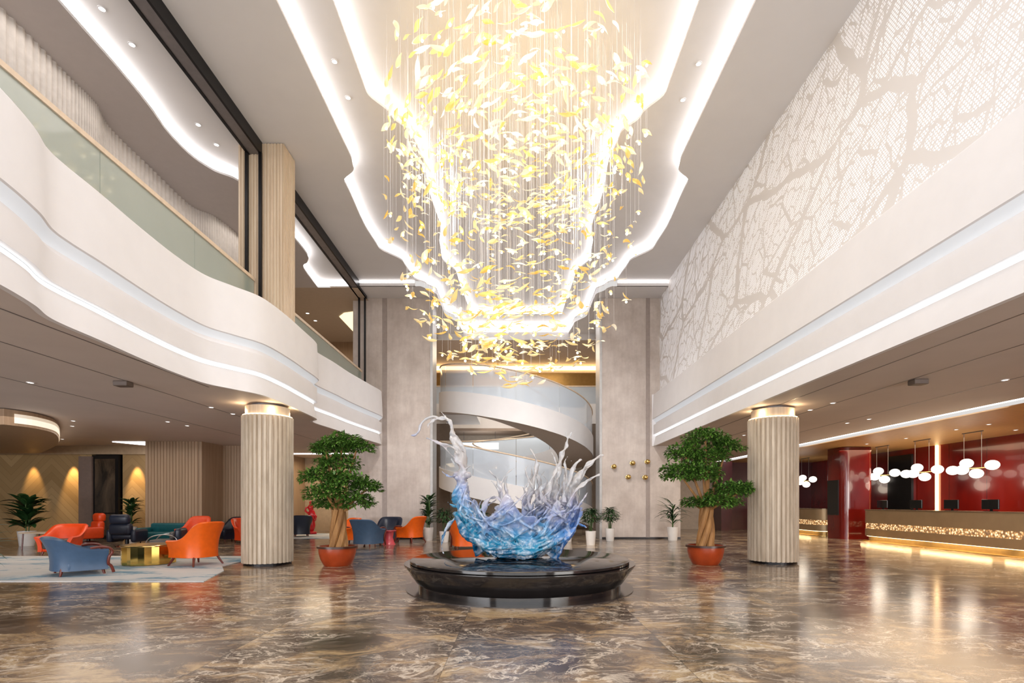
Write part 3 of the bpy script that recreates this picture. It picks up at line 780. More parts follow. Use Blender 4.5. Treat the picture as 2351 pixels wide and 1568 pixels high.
# tall right flames
strand(sc, [S(1268,1200,.1),S(1272,1150,.1),S(1276,1105,.1),S(1284,1070,.1),S(1290,1044,.1),S(1300,1026,.1),S(1305,1006,.1),S(1318,987,.1)], .12, .014)
strand(sc, [S(1304,1010,.1),S(1300,1000,.12),S(1301,988,.14)], .02, .012)
strand(sc, [S(1284,1085,.1),S(1276,1065,.12),S(1272,1050,.14),S(1265,1038,.16)], .05, .012)
strand(sc, [S(1262,1180,-.1),S(1258,1130,-.1),S(1270,1095,-.05),S(1280,1075,0)], .09, .03)
strand(sc, [S(1300,1120,.05),S(1300,1085,.1),S(1296,1062,.12),S(1304,1048,.14)], .05, .012)
strand(sc, [S(1290,1160,-.1),S(1306,1110,-.1),S(1314,1080,-.1),S(1324,1064,-.1),S(1336,1055,-.1)], .08, .022)
strand(sc, [S(1300,1180,0),S(1312,1130,0),S(1330,1092,0),S(1350,1068,0),S(1370,1052,0),S(1386,1044,0)], .11, .024)
strand(sc, [S(1296,1170,.1),S(1318,1120,.1),S(1344,1082,.1),S(1366,1056,.05)], .07, .02)
strand(sc, [S(1305,1165,-.2),S(1322,1128,-.2),S(1345,1108,-.2),S(1362,1096,-.2),S(1378,1090,-.2)], .06, .022)
strand(sc, [S(1310,1190,-.3),S(1330,1160,-.3),S(1350,1130,-.3)], .05, .012)
strand(sc, [S(1312,1200,-.1),S(1330,1204,-.1),S(1348,1212,-.1)], .045, .014)
strand(sc, [S(1265,1282,0),S(1295,1245,0),S(1314,1205,0),S(1324,1172,0),S(1316,1135,0)], .12, .07, n=10)
for k in range(26):
    px = rnd.uniform(1200,1315); py = rnd.uniform(1090,1190); dy = rnd.uniform(-.35,.35)
    a = rnd.uniform(-1,1)
    strand(sc, [S(px,py+45,dy),S(px+a*12,py+20,dy+.08),S(px-a*8,py,dy),S(px+a*14,py-22,dy-.05)], rnd.uniform(.05,.09), .013)
for k in range(9):
    px = rnd.uniform(1100,1320); sc.ball(S(px, rnd.uniform(1040,1080), rnd.uniform(-.2,.2)), rnd.uniform(.008,.016), nu=6, nv=5)
so = sc.build('splash_sculpture', 'resin', smooth=True, loc=(.06,PY,.515))
rm = so.modifiers.new('fuse','REMESH'); rm.mode = 'VOXEL'; rm.voxel_size = .015; rm.use_smooth_shade = True
tx = bpy.data.textures.new('ripple','CLOUDS'); tx.noise_scale = .11; tx.noise_depth = 2
dm = so.modifiers.new('ripple','DISPLACE'); dm.texture = tx; dm.strength = .045; dm.mid_level = .5
sm = so.modifiers.new('soft','SMOOTH'); sm.factor = .5; sm.iterations = 2
tag(so, 'tall splash shaped sculpture in blue, lilac and clear resin on the black plinth', 'sculpture')

# ------------------------------------------------------------------ chandelier of glass leaves
ch = thing('leaf_chandelier', 'huge hanging chandelier of amber glass leaves and pin lights over the hall', 'chandelier', (0,11.4,0))
env = [(4.1,.3),(4.35,.9),(4.7,1.65),(5.1,2.1),(5.6,2.35),(6.2,2.65),(7.2,2.85),(8.5,2.85),(10.2,2.85)]
def envr(z): return lerp_tab(env, z)
def leaf_geo(L, W, curl, twist):
    rows = []
    for i in range(9):
        t = i/8; w = W*math.sin(PI*min(1,t*1.04))**.8*(1-.25*t)*.5+.002; z = curl*L*math.sin(PI*t*1.0)+.08*L*t*t
        a = twist*(t-.5); row = []
        for q in (-1,-.5,0,.5,1):
            y = w*q; zz = z-.35*w*(1-abs(q))
            row.append((L*(t-.5), y*math.cos(a)-zz*math.sin(a), y*math.sin(a)+zz*math.cos(a)))
        rows.append(row)
    m = MB(); m.grid(rows); return m
protos = [leaf_geo(.40,.13,.10,.9), leaf_geo(.46,.12,-.08,-.8), leaf_geo(.34,.12,.16,1.3)]
rn = random.Random(21); spots = []
tries = 0
while len(spots) < 1480 and tries < 60000:
    tries += 1
    z = rn.uniform(4.1, 10.5) if len(spots) < 1180 else rn.uniform(8.6, 10.5); r = envr(z)
    if rn.random() > (r/2.85)**1.15: continue
    a = rn.uniform(0, 2*PI); q = r*math.sqrt(rn.random())
    if z > 6.2 and q < r*.35 and rn.random() < .3: continue
    x, y = q*math.cos(a), q*math.sin(a)*1.15
    # leaves keep to loose spiral tiers
    if z > 6.2 and math.sin(z*4.2+a*2) < -.35 and rn.random() < .6: continue
    spots.append((x, y, z))
def dist(s): return (s[1]+11.4)**2+s[0]**2+(s[2]-1.5)**2
spots.sort(key=lambda s: dist(s)+ (60 if s[2] > 9.2 else 0))
rest = MB(); meshes = []
for i,(x,y,z) in enumerate(spots):
    tang = math.atan2(y,x)+PI/2+rn.uniform(-.7,.7)
    rot = Matrix.Rotation(tang,4,'Z')@Matrix.Rotation(rn.uniform(-.35,.35),4,'Y')@Matrix.Rotation(rn.uniform(-.6,.6),4,'X')
    k = i%3; scl = rn.uniform(.52,.88)*(1.12 if z > 8.6 else 1.15 if z < 6 else 1)
    if i < 100:
        if i < 3: o = protos[k].build('glass_leaf','amber',ch,smooth=60); meshes.append(o)
        else: o = meshes[k].copy(); COL.objects.link(o); o.parent = ch
        o.matrix_local = Matrix.Translation((x,y,z))@rot@Matrix.Scale(scl,4)
    else:
        mat = Matrix.Translation((x,y,z))@rot@Matrix.Scale(scl,4)
        rest.add([mat@Vector(v) for v in protos[k].v], protos[k].f)
o = rest.build('glass_leaves','amber',ch,smooth=60); o['kind'] = 'stuff'
wires = MB(); bulbs = MB(); nb = 0; b0 = None
for i,(x,y,z) in enumerate(spots):
    if i%2 == 0: wires.tube([(x,y,z),(x,y,10.85)], .0014, 3, cap=False)
    if i%3 == 0:
        zz = z-.02
        if nb < 100:
            if b0 is None: b0 = MB().ball((0,0,0),.027,nu=8,nv=6).build('pin_bulb','bulb',ch); o = b0
            else: o = b0.copy(); COL.objects.link(o); o.parent = ch
            o.location = (x,y,zz)
        else: bulbs.ball((x,y,zz),.027,nu=8,nv=6)
        nb += 1
o = wires.build('suspension_wires','thin_wire',ch); o['kind'] = 'stuff'
o = bulbs.build('pin_bulbs','bulb',ch); o['kind'] = 'stuff'

# ------------------------------------------------------------------ plants
def leaf_quad(mb, base, d, L, W, droop, up=Vector((0,0,1)), seg=4):
    """a pointed leaf bending down along its length"""
    d = d.normalized(); side = d.cross(up); side = side.normalized() if side.length > 1e-4 else Vector((1,0,0))
    rows = []; p = base.copy(); dd = d.copy()
    for i in range(seg+1):
        t = i/seg; w = W*.5*math.sin(PI*(.08+.92*t))**.8 if t < 1 else .001
        rows.append([tuple(p-side*w+Vector((0,0,w*.35))), tuple(p), tuple(p+side*w+Vector((0,0,w*.35)))])
        dd = (dd+Vector((0,0,-droop/seg))).normalized(); p = p+dd*(L/seg)
    mb.grid(rows)
def bonsai(x, y, label, seed, pads, trunk, pot_top=.47):
    rn = random.Random(seed)
    t = thing('potted_ficus_tree', label, 'tree', (x,y,0))
    MB().lathe([(.0,.0),(.30,.0),(.33,.04),(.39,.16),(.43,.32),(.43,.42),(.465,.43),(.465,.47),(.41,.47),(.40,.40),(0,.40)],n=48,cap=False).build('pot',plain('glazed_terracotta', srgb(168,66,28), .3, var=.12, nscale=5),t,smooth=True); pot_ = [c for c in t.children if c.name.startswith('pot')][-1]
    MB().lathe([(.43,.425),(.472,.425),(.472,.475),(.43,.475)],n=48,cap=False).build('pot_rim',plain('dark_glazed_rim', srgb(70,40,28), .3),pot_,smooth=True)
    MB().lathe([(0,.405),(.405,.405)],n=32,cap=False).build('soil','soil',pot_)
    # braided trunk of several stems
    for k in range(5):
        a0 = k*2*PI/5; pts = []
        for i in range(12):
            q = i/11; a = a0+2.0*q; rr = .14-.045*q
            base = Vector(trunk[0]).lerp(Vector(trunk[1]), q)
            pts.append(base+Vector((rr*math.cos(a)*1.1, rr*math.sin(a), 0)))
        MB().tube(pts, [.085-.02*i/11 for i in range(12)], 8).build('trunk','trunk',t,smooth=True)
    top = Vector(trunk[1])
    for (px,py,pz,rx,ry,rz,nl) in pads:
        c = Vector((px,py,pz)); mid = top.lerp(c,.5)+Vector((0,0,-.08)); 
        start = Vector(trunk[0]).lerp(top, .9)
        MB().tube([tuple(v) for v in cat_rom([start, mid, c-Vector((0,0,.05))],5)], [.045-.028*i/10 for i in range(11)], 6).build('branch','trunk',t,smooth=True)
        mb = MB()
        for i in range(nl):
            # leaf sprays: a few leaflets from one twig end
            u, v = rn.uniform(0,2*PI), math.acos(rn.uniform(-.55,1)); rr = rn.uniform(.45,1.08)
            s = Vector((rx*rr*math.sin(v)*math.cos(u), ry*rr*math.sin(v)*math.sin(u), rz*rr*math.cos(v)))
            b = c+s
            out = Vector((s.x/rx, s.y/ry, .25+s.z/rz*.5)); 
            for j in range(4):
                d = out+Vector((rn.uniform(-1,1),rn.uniform(-1,1),rn.uniform(-.5,.5)))
                leaf_quad(mb, b, d, rn.uniform(.075,.13), rn.uniform(.04,.06), rn.uniform(.1,.9), seg=2)
        mb.build('foliage','bonsai_leaf',t)
    return t
# positions of the pads are relative to the pot
bonsai(-4.31,12.35,'potted ficus with tiered crown and terracotta bowl, left of the black plinth',3,
  [(.10,0,2.95,.50,.45,.20,330),(.42,.1,2.82,.42,.3,.16,200),(-.30,.05,2.80,.34,.35,.16,180),(-.02,.1,2.45,.52,.45,.22,330),(-.42,-.05,2.12,.46,.4,.20,260),
   (.30,-.2,2.02,.50,.4,.22,300),(.70,0,1.88,.36,.35,.16,200),(-.15,-.3,1.72,.52,.4,.22,300),(.50,-.1,1.52,.40,.4,.22,260),(-.28,.2,1.48,.34,.4,.18,180)],
  ((.02,0,.40),(.03,0,1.35)))
bonsai(4.66,12.6,'potted ficus with tiered crown and terracotta bowl, beside the right fluted column',9,
  [(.00,0,3.08,.52,.45,.22,340),(.55,.1,2.88,.44,.3,.20,240),(-.48,.05,2.72,.44,.35,.26,260),(.10,0,2.62,.48,.4,.22,280),(-.62,-.05,2.22,.50,.4,.28,340),
   (-.12,-.15,2.20,.46,.4,.28,300),(.58,-.1,1.80,.46,.35,.20,280),(.92,0,1.86,.24,.3,.16,120),(.22,-.3,1.52,.50,.4,.20,280),(-.20,.2,1.50,.30,.4,.14,120)],
  ((.00,0,.40),(.03,0,1.40)))

def potted(x, y, label, kind, seed, ph=.5, pr=.21, top=1.9, spread=.5, nl=40):
    rn = random.Random(seed)
    t = thing('potted_plant', label, 'plant', (x,y,0), rn.uniform(0,6))
    pot_ = MB().lathe([(0,0),(pr*.78,0),(pr*.80,.02),(pr,ph*.95),(pr,ph),(pr*.88,ph),(pr*.86,ph*.92),(0,ph*.92)],n=32,cap=False).build('pot','white_ceramic',t,smooth=True)
    MB().lathe([(0,ph*.925),(pr*.87,ph*.925)],n=24,cap=False).build('soil','soil',pot_)
    stems = MB(); mb = MB(); Hh = top-ph
    if kind == 'broad':      # upright broad glossy leaves from a cane
        for k in range(3):
            a = k*2.1; stems.tube([(.05*math.cos(a),.05*math.sin(a),ph*.9),(.07*math.cos(a),.07*math.sin(a),ph+Hh*.8)], .018, 6)
        for i in range(nl):
            a = rn.uniform(0,2*PI); z = ph+Hh*rn.uniform(.05,.72); el = rn.uniform(.5,1.5)
            leaf_quad(mb, Vector((.05*math.cos(a),.05*math.sin(a),z)), Vector((math.cos(a),math.sin(a),el)), rn.uniform(.6,1.0)*spread, rn.uniform(.13,.2)*spread*2, rn.uniform(.4,1.1), seg=5)
    elif kind == 'palm':     # long strap leaves arching out
        stems.tube([(0,0,ph*.9),(0,0,ph+Hh*.6)], .03, 6)
        for i in range(nl):
            a = rn.uniform(0,2*PI); z = ph+Hh*rn.uniform(.02,.65)
            leaf_quad(mb, Vector((.03*math.cos(a),.03*math.sin(a),z)), Vector((math.cos(a),math.sin(a),rn.uniform(.4,1.8))), rn.uniform(.8,1.25)*spread, rn.uniform(.06,.1), rn.uniform(.8,1.9), seg=6)
    else:                    # bushy crown of small pointed leaves on thin stems
        for k in range(7):
            a = k*.9; e = rn.uniform(.3,.8); stems.tube([(.04*math.cos(a),.04*math.sin(a),ph*.9),(spread*.35*e*math.cos(a),spread*.35*e*math.sin(a),ph+Hh*.4),(spread*.6*e*math.cos(a),spread*.6*e*math.sin(a),ph+Hh*.75)], .010, 5)
        for i in range(nl*5):
            a = rn.uniform(0,2*PI); ph2 = rn.uniform(-.9,1.5); r = spread*rn.uniform(.25,.85)
            s = Vector((r*math.cos(a)*math.cos(ph2),r*math.sin(a)*math.cos(ph2),Hh*.36*math.sin(ph2)*rn.uniform(.5,1)))
            leaf_quad(mb, Vector((0,0,ph+Hh*.58))+s, Vector((math.cos(a),math.sin(a),rn.uniform(-.2,.9))), rn.uniform(.14,.24), rn.uniform(.035,.06), rn.uniform(.3,1.2), seg=3)
    stems.build('stem',plain('green_stem',(.06,.12,.03),.5),t,smooth=True); mb.build('foliage','dark_leaf',t,smooth=60)
    return t
potted(-17.2,18.0,'large leafy plant in white pot before the chevron wall','broad',1,.52,.26,1.95,.75,60)
potted(-15.5,20.6,'dark leafy plant behind the navy armchair at the lounge wall','broad',2,.55,.22,1.95,.5,50)
potted(-3.52,20.55,'tall broad leaved plant in white pot against the left pylon','broad',3,.52,.20,2.15,.46,60)
potted(-2.75,19.6,'low bushy plant in white pot just right of the tall broad leaved plant','bush',4,.42,.19,1.35,.42,60)
potted(-1.38,20.8,'leafy plant seen through the middle of the splash sculpture','broad',5,.42,.19,1.55,.42,44)
potted(2.02,20.0,'bushy plant in white pot partly hidden by the right side of the sculpture','bush',6,.46,.18,1.38,.42,60)
potted(2.68,18.4,'bushy plant in white pot, nearer one of the pair before the right pylon','bush',7,.50,.19,1.38,.42,70)
potted(3.72,20.3,'bushy plant in white pot, farther one of the pair before the right pylon','bush',8,.50,.19,1.38,.42,70)
potted(6.30,20.6,'strap leaved plant in white pot at the right corner of the pylon','palm',9,.54,.22,1.95,.7,46)
t = potted(-10.75,9.9,'arching strap leaves of a plant cut by the left edge of the photo','palm',12,.35,.2,1.0,.75,30)

# ------------------------------------------------------------------ seating
def shell(W, D, hb, ha, z0=.14, th=.10, flare=.12, power=1.6, narrow=1.0, lean=.0, nb=40, nz=8, armf=.42):
    """wrap-round back and arms as one padded shell; the front opens towards +y"""
    path = []
    for i in range(nb+1):
        u = -1+2*i/nb; a = abs(u)
        if a > .62:
            q = (a-.62)/.38; x = W/2; y = -D*.08+q*(D*armf+D*.08)
        else:
            ang = a/.62*PI/2; x = W/2*math.sin(ang)**.75; y = -D*.08-(D*.42)*math.cos(ang)**.9 if ang < PI/2 else -D*.08
        path.append((math.copysign(x,u) if u else 0, y, a))
    rows = []
    for x, y, a in path:
        k = max(0, 1-a/ .9)**(1/power) if a < .9 else 0
        k = 1/(1+math.exp((a-.5*narrow)*14))
        h = ha+(hb-ha)*k
        L = math.hypot(x/(W/2), (y+.08*D)/(D*.42)) or 1
        nx, ny = x/(W/2), min(0,(y+D*.08)/(D*.42)); l = math.hypot(nx,ny) or 1; nx/=l; ny/=l
        row = []
        for j in range(nz+1):
            s = j/nz; z = z0+(h-z0)*s; f = flare*s*s-.02*math.sin(PI*s)
            row.append((x+nx*f, y+ny*f-lean*s*s*k, z))
        row.append((x+nx*(flare-.3*th), y+ny*(flare-.3*th)-lean*k, h+.03))
        for j in range(nz, -1, -1):
            s = j/nz; z = z0+(h-z0)*s; f = flare*s*s-th-.02*math.sin(PI*s)
            row.append((x+nx*f, y+ny*f-lean*s*s*k, z-.005))
        rows.append(row)
    m = MB(); m.grid(rows)
    n = len(rows[0]); tot = len(rows)
    m.f.append(tuple(range(n))); m.f.append(tuple((tot-1)*n+i for i in range(n-1,-1,-1)))
    return m, path
def armchair(x, y, rz, label, mt, W=.86, D=.84, hb=.82, ha=.56, style='tub', scroll=True, seat=None, name='armchair'):
    t = thing(name, label, 'chair', (x,y,0), rz)
    nar = {'tub':1.15, 'wing':.95, 'club':1.0}[style]
    z0 = .20 if style == 'wing' else .10
    m, path = shell(W, D, hb, ha, z0=z0, th=.11, flare=.10 if style != 'wing' else .07, narrow=nar, lean=.10 if style=='wing' else .05)
    m.build('backrest', mt, t, smooth=60)
    MB().rbox(-W/2+.10, W/2-.10, -D*.34, D*.44, .24 if style=='wing' else .16, .45, .07, 6).build('seat', seat or mt, t, smooth=60)
    MB().rbox(-W/2+.02, W/2-.02, -D*.27, D*.40, z0-.01, .28, .05, 6).build('seat_base', mt, t, smooth=60)
    leg = .20 if style == 'wing' else .11
    for sx in (-1,1):
        for sy in (-1,1):
            x0, y0 = sx*(W/2-.12), (D*.34 if sy > 0 else -D*.34)
            out = .10 if style=='wing' else .03
            MB().tube([(x0,y0,leg+.04),(x0+sx*out*.5,y0+sy*out*.5,leg*.55),(x0+sx*out,y0+sy*out,0)], [.032,.026,.02], 8).build('leg','red_wood',t,smooth=True)
    if scroll:
        for sx in (-1,1):
            xx = sx*(W/2+.05); yy = D*.42
            pts = [(xx,yy-.30,ha+.05),(xx,yy-.12,ha+.075),(xx,yy+.02,ha+.04),(xx,yy+.06,ha-.05),(xx,yy+.01,ha-.14),(xx-sx*.02,yy-.0,ha-.28),(xx-sx*.03,yy+.05,.16),(xx-sx*.03,yy+.09,.03)]
            MB().tube([tuple(v) for v in cat_rom(pts,5)], .028, 8).build('carved_arm','red_wood',t,smooth=True)
    return t
def recliner(x, y, rz, label, mt, W=.84):
    t = thing('recliner_chair', label, 'chair', (x,y,0), rz)
    MB().rbox(-W*.34,W*.34,-.48,-.20,.78,1.12,.12,6).build('headrest',mt,t,smooth=60)
    MB().rbox(-W*.38,W*.38,-.42,-.16,.42,.82,.11,6).build('backrest',mt,t,smooth=60)
    MB().rbox(-W*.36,W*.36,-.30,.42,.26,.46,.08,6).build('seat',mt,t,smooth=60)
    for s in (-1,1): MB().rbox(s*W*.42-.09,s*W*.42+.09,-.34,.38,.16,.60,.08,6).build('armrest',mt,t,smooth=60)
    MB().lathe([(.06,.05),(.06,.27)],n=16).build('swivel_post','black_metal',t)
    MB().lathe([(.30,0),(.30,.03),(.05,.07)],n=32).build('swivel_base','red_wood',t,smooth=True)
    return t
armchair(-9.25,10.85,-.75,'blue leather tub armchair with carved red wood arm, nearest on the pale rug','blue',1.06,.95,.76,.50,'tub')
armchair(-7.72,12.35,1.25,'bright orange winged armchair on splayed legs beside the gold table','orange',.84,.88,1.02,.58,'wing',False)
armchair(-13.2,14.9,PI+.1,'red orange armchair with grey rim behind the nearest blue armchair','red_orange',.84,.80,.84,.5,'tub',False,'grey',name='armchair')
recliner(-16.2,19.4,PI-.5,'red orange recliner with thick headrest before the chevron wall','red_orange')
recliner(-13.45,17.7,.05,'dark navy armchair with wide headrest facing away, left of the teal sofa','navy',.95)
armchair(-11.6,18.4,PI,'orange armchair half hidden behind the winged orange armchair','red_orange',.8,.8,1.0,.56,'wing',False)
armchair(-11.4,20.3,PI-.6,'dark navy shell armchair left of the fluted column','navy',.85,.8,.92,.48,'tub',False)
armchair(-10.3,19.6,PI+.9,'red orange armchair peeping out from behind the left fluted column','red_orange',.8,.8,.9,.56,'tub',False)
armchair(-9.65,23.0,.5,'dark navy armchair right of the left fluted column','navy',.72,.7,.92,.6,'tub',False)
armchair(-6.55,19.7,PI-.8,'orange armchair behind the trunk of the left ficus','orange',.86,.82,.9,.52,'tub',True)
armchair(-5.18,17.8,-.35,'slate blue tub armchair right of the left ficus pot','blue',.86,.84,.92,.58,'tub')
armchair(-5.05,20.3,PI-.1,'navy round backed armchair by the left pylon','navy',.80,.72,.92,.52,'tub')
armchair(-4.02,19.6,1.05,'orange armchair with carved arms by the left pylon','orange',.84,.84,.98,.56,'wing')
armchair(-1.66,16.9,.25,'orange armchair seen behind the left part of the splash sculpture','orange',.82,.84,.98,.58,'tub')
# teal sofa
sf = thing('sofa','low teal leather sofa between the navy and the winged orange armchair','sofa',(-13.05,19.3,0),0)
MB().rbox(-.95,.95,-.40,.42,.10,.42,.08,6).build('seat','teal',sf,smooth=60)
MB().rbox(-.95,.95,.26,.46,.30,.74,.09,6).build('backrest','teal',sf,smooth=60)
for s in (-1,1): MB().rbox(s*.95-.12,s*.95+.12,-.40,.44,.10,.58,.09,6).build('armrest','teal',sf,smooth=60)
for sx in (-1,1):
    for sy in (-1,1): MB().tube([(sx*.85,sy*.33,.12),(sx*.87,sy*.35,0)],.02,6).build('leg','black_metal',sf)
# grey lounge chair with chrome loop arms
lc = thing('lounge_chair','low grey lounge chair with dark cushion and metal loop arm before the teal sofa','chair',(-10.85,15.9,0),PI/2+.3)
MB().rbox(-.36,.36,-.35,.38,.22,.38,.06,6).build('seat','grey',lc,smooth=60)
MB().rbox(-.36,.36,-.48,-.30,.30,.72,.08,6).build('backrest','navy',lc,smooth=60)
MB().rbox(-.30,.30,-.30,-.14,.38,.62,.07,6).build('cushion','grey',lc,smooth=60)
for s in (-1,1):
    MB().tube([tuple(v) for v in cat_rom([(s*.40,-.36,0),(s*.40,-.38,.40),(s*.40,-.1,.54),(s*.40,.28,.48),(s*.40,.42,.28),(s*.40,.36,0)],5)],.016,8).build('loop_arm',plain('brushed_steel',(.5,.5,.52),.25,1),lc,smooth=True)
# gold drum table
gt = thing('drum_table','round polished gold coffee table with faceted side on the pale rug','table',(-9.0,12.55,0),.2)
pts = []
for i in range(24):
    a = 2*PI*i/24; r = .56 if i%2 else .52; pts.append((r*math.cos(a), r*math.sin(a)))
MB().poly(pts,.012,.44).build('drum',plain('polished_gold',(.83,.55,.14),.12,1,var=.06),gt)
MB().lathe([(.57,.44),(.58,.45),(.58,.47),(.57,.48)],n=48).build('top',plain('gold_top',(.55,.38,.14),.2,1),gt,smooth=True)
pt = thing('side_table','small rose red pedestal table between the slate blue and orange armchairs','table',(-4.62,18.6,0))
MB().lathe([(.24,0),(.20,.05),(.14,.25),(.18,.48)],n=24).build('pedestal','pink',pt,smooth=True)
MB().lathe([(.26,.48),(.27,.49),(.27,.51)],n=32).build('top','pink',pt,smooth=True)
st2 = thing('coffee_table','low wooden table with pale top behind the red orange armchair','table',(-15.4,17.0,0))
MB().rbox(-.8,.8,-.35,.35,.50,.54,.015,4).build('top','rail_wood',st2)
for sx in (-1,1):
    for sy in (-1,1): MB().tube([(sx*.7,sy*.28,.5),(sx*.72,sy*.3,0)],.022,6).build('leg','red_wood',st2)
# red figure
rf = MB()
rf.lathe([(.26,0),(.26,.10),(.22,.12)],n=24); rf.ball((0,0,.45),.20,.16,.36); rf.ball((.03,0,.92),.17,.14,.28); rf.ball((-.02,0,1.28),.15,.13,.15); rf.ball((.02,-.02,1.50),.10,.1,.11)
rf.tube([(.12,0,1.0),(.26,-.05,.85),(.22,-.1,.62)],[.06,.05,.04],8); rf.tube([(-.12,0,1.0),(-.27,-.02,1.1),(-.24,0,1.3)],[.06,.05,.04],8)
o = rf.build('red_statue','red',smooth=60,loc=(-9.85,24.6,0)); mo = o.modifiers.new('fuse','REMESH'); mo.mode='VOXEL'; mo.voxel_size=.03; mo.use_smooth_shade=True
tag(o,'glossy red abstract statue behind the left ficus','statue')
# rugs
o = MB().poly([(-15.5,9.75),(-5.95,9.75),(-6.45,11.3),(-6.95,12.1),(-7.1,14.4),(-15.5,14.4)],.001,.014).build('rug','rug'); tag(o,'large pale rug with cloudy blue patches under the nearest armchairs','rug')
o = MB().poly([(-11.1,21.6),(-7.6,21.6),(-8.3,25.2),(-11.1,25.2)],.001,.012).build('rug','rug'); tag(o,'pale blue rug farther back behind the left fluted column','rug')

# ------------------------------------------------------------------ lounge walls (left)
struct('wall_back', MB().box(-30,-17.9,21.6,21.8,0,3.6), 'chevron')
struct('wall_back', MB().box(-16.6,-15.1,21.6,21.8,0,3.6), 'chevron')
struct('wall_back', MB().box(-30,-15.1,21.5,21.85,3.55,ZL), plain('tan_bulkhead',(.46,.34,.22),.6))
struct('wall_back', MB().box(-18.25,-17.7,21.35,21.8,0,3.45), plain('mauve_brown_panel',(.20,.145,.12),.5))
tv = thing('glass_cabinet','tall dark glass cabinet with smoky figure in the lounge wall','cabinet',(-17.2,21.45,0))
MB().box(-.55,.55,-.02,.35,0,3.5).build('frame','black_metal',tv)
s_ = N('smoky_figured_glass'); nn_ = s_.noise(s_.co((1.2,1,.5)),1.1,5,.6,.8)
s_.set(Base_Color=s_.ramp(nn_, [(.35,(.012,.010,.008)),(.6,(.10,.07,.045)),(.75,(.28,.20,.12))]), Roughness=.12)
MB().box(-.42,.42,-.04,-.02,.15,3.35).build('glass_door',s_.m,tv)
MB().box(-.45,.45,-.05,-.02,1.05,1.10).build('crossbar','black_metal',tv)
# ribbed wood block that stands forward
def ribbed_wall(x0,x1,y,z1,p=.12):
    rows = []; n = int((x1-x0)/p)
    for i in range(n):
        for f,o_ in ((0,0),(.7,0),(.75,.025),(.95,.025)): rows.append([(x0+(i+f)*p, y+o_, 0),(x0+(i+f)*p, y+o_, z1)])
    return MB().grid(rows)
struct('wall_back', ribbed_wall(-14.4,-12.25,19.9,ZL), 'tan_wood')
struct('wall_back', MB().box(-14.45,-12.25,19.95,21.8,0,ZL), 'tan_wood')
struct('wall_back', ribbed_wall(-12.25,-11.35,21.4,ZL).box(-12.25,-11.35,21.45,21.7,0,ZL), 'tan_wood')
struct('wall_back', MB().box(-15.1,-14.4,21.6,21.8,0,ZL), 'tan_wood')
struct('wall_back', MB().box(-30,-6.0,27.4,27.6,0,ZL), plain('warm_beige_wall',(.48,.37,.25),.6))
struct('wall_left', MB().box(-11.4,-11.3,21.4,27.4,0,ZL), 'tan_wood')
o = MB().box(-11.28,-11.22,21.5,21.6,2.2,3.3).build('wall_lamp','led_line'); tag(o,'small vertical white light beside the left fluted column','light')
o = MB().box(-11.2,-7.2,24.6,25.0,ZL-.02,ZL-.0).build('cove_light','led'); tag(o,'white ceiling light strip behind the crown of the left ficus','light strip')
# wood raft on the lounge ceiling at far left with lit edge
rf_ = thing('ceiling_raft','curved wooden ceiling raft with one glowing edge at far left','ceiling panel',(0,0,ZL-.42))
edge = [(p.x,p.y) for p in cat_rom([(-12.9,12.9,0),(-12.75,13.6,0),(-13.3,14.8,0),(-15.4,17.2,0),(-17.6,19.2,0),(-19,20.4,0)],6)]
MB().poly(edge+[(-27,20.4),(-27,12.9)],0,.40).build('panel','tan_wood',rf_)
MB().grid([[(x+.03,y-.0,.06),(x+.03,y-.0,.30)] for x,y in edge[2:]]).build('light_edge',glow('warm_edge_light',(1,.80,.55),.35),rf_,label='glowing warm edge')
o = MB().poly([(-15.7,19.9),(-14.45,20.0),(-14.45,21.5),(-15.3,20.9)],ZL-.03,ZL-.01).build('ceiling_light','led'); tag(o,'bright white triangular ceiling light beside the ribbed wood block','light')

# ------------------------------------------------------------------ reception (right)
struct('wall_right', MB().box(17.0,17.2,-6.5,30,0,ZL-.06), 'red_lacquer')
struct('door_2', MB().box(16.9,17.0,21.9,23.3,0,3.6), 'screen')
struct('wall_back', MB().box(6.9,11.6,29.5,29.7,0,ZL), plain('pale_beige_wall',(.52,.43,.34),.6))
struct('wall_back', MB().box(11.6,17.2,29.5,29.7,0,ZL), 'dark_red')
struct('wall_right', MB().box(11.3,11.9,28.2,29.5,0,ZL-.1), 'dark_red')
o = MB().box(16.92,17.0,20.6,20.68,0.4,ZL-.07).build('wall_light_strip','led_warm'); tag(o,'tall vertical orange light line on the red wall behind the desk','light strip')
rp = thing('red_pillar','big rounded glossy red lacquer pillar between the two reception desks','pillar',(14.2,21.85,0))
pts = []
for (cx_,cy_,a0) in ((.36,-.37,-90),(.36,.37,0),(-.36,.37,90),(-.36,-.37,180)):
    for k_ in range(9):
        a = math.radians(a0+k_*90/8); pts.append((cx_+.28*math.cos(a), cy_+.28*math.sin(a)))
MB().poly(pts,.0,ZL-.08).build('body','red_lacquer',rp,smooth=60)
MB().box(-.675,-.645,-.34,.40,1.0,2.47).build('screen','screen',rp,label='black display screen')
tv2 = None
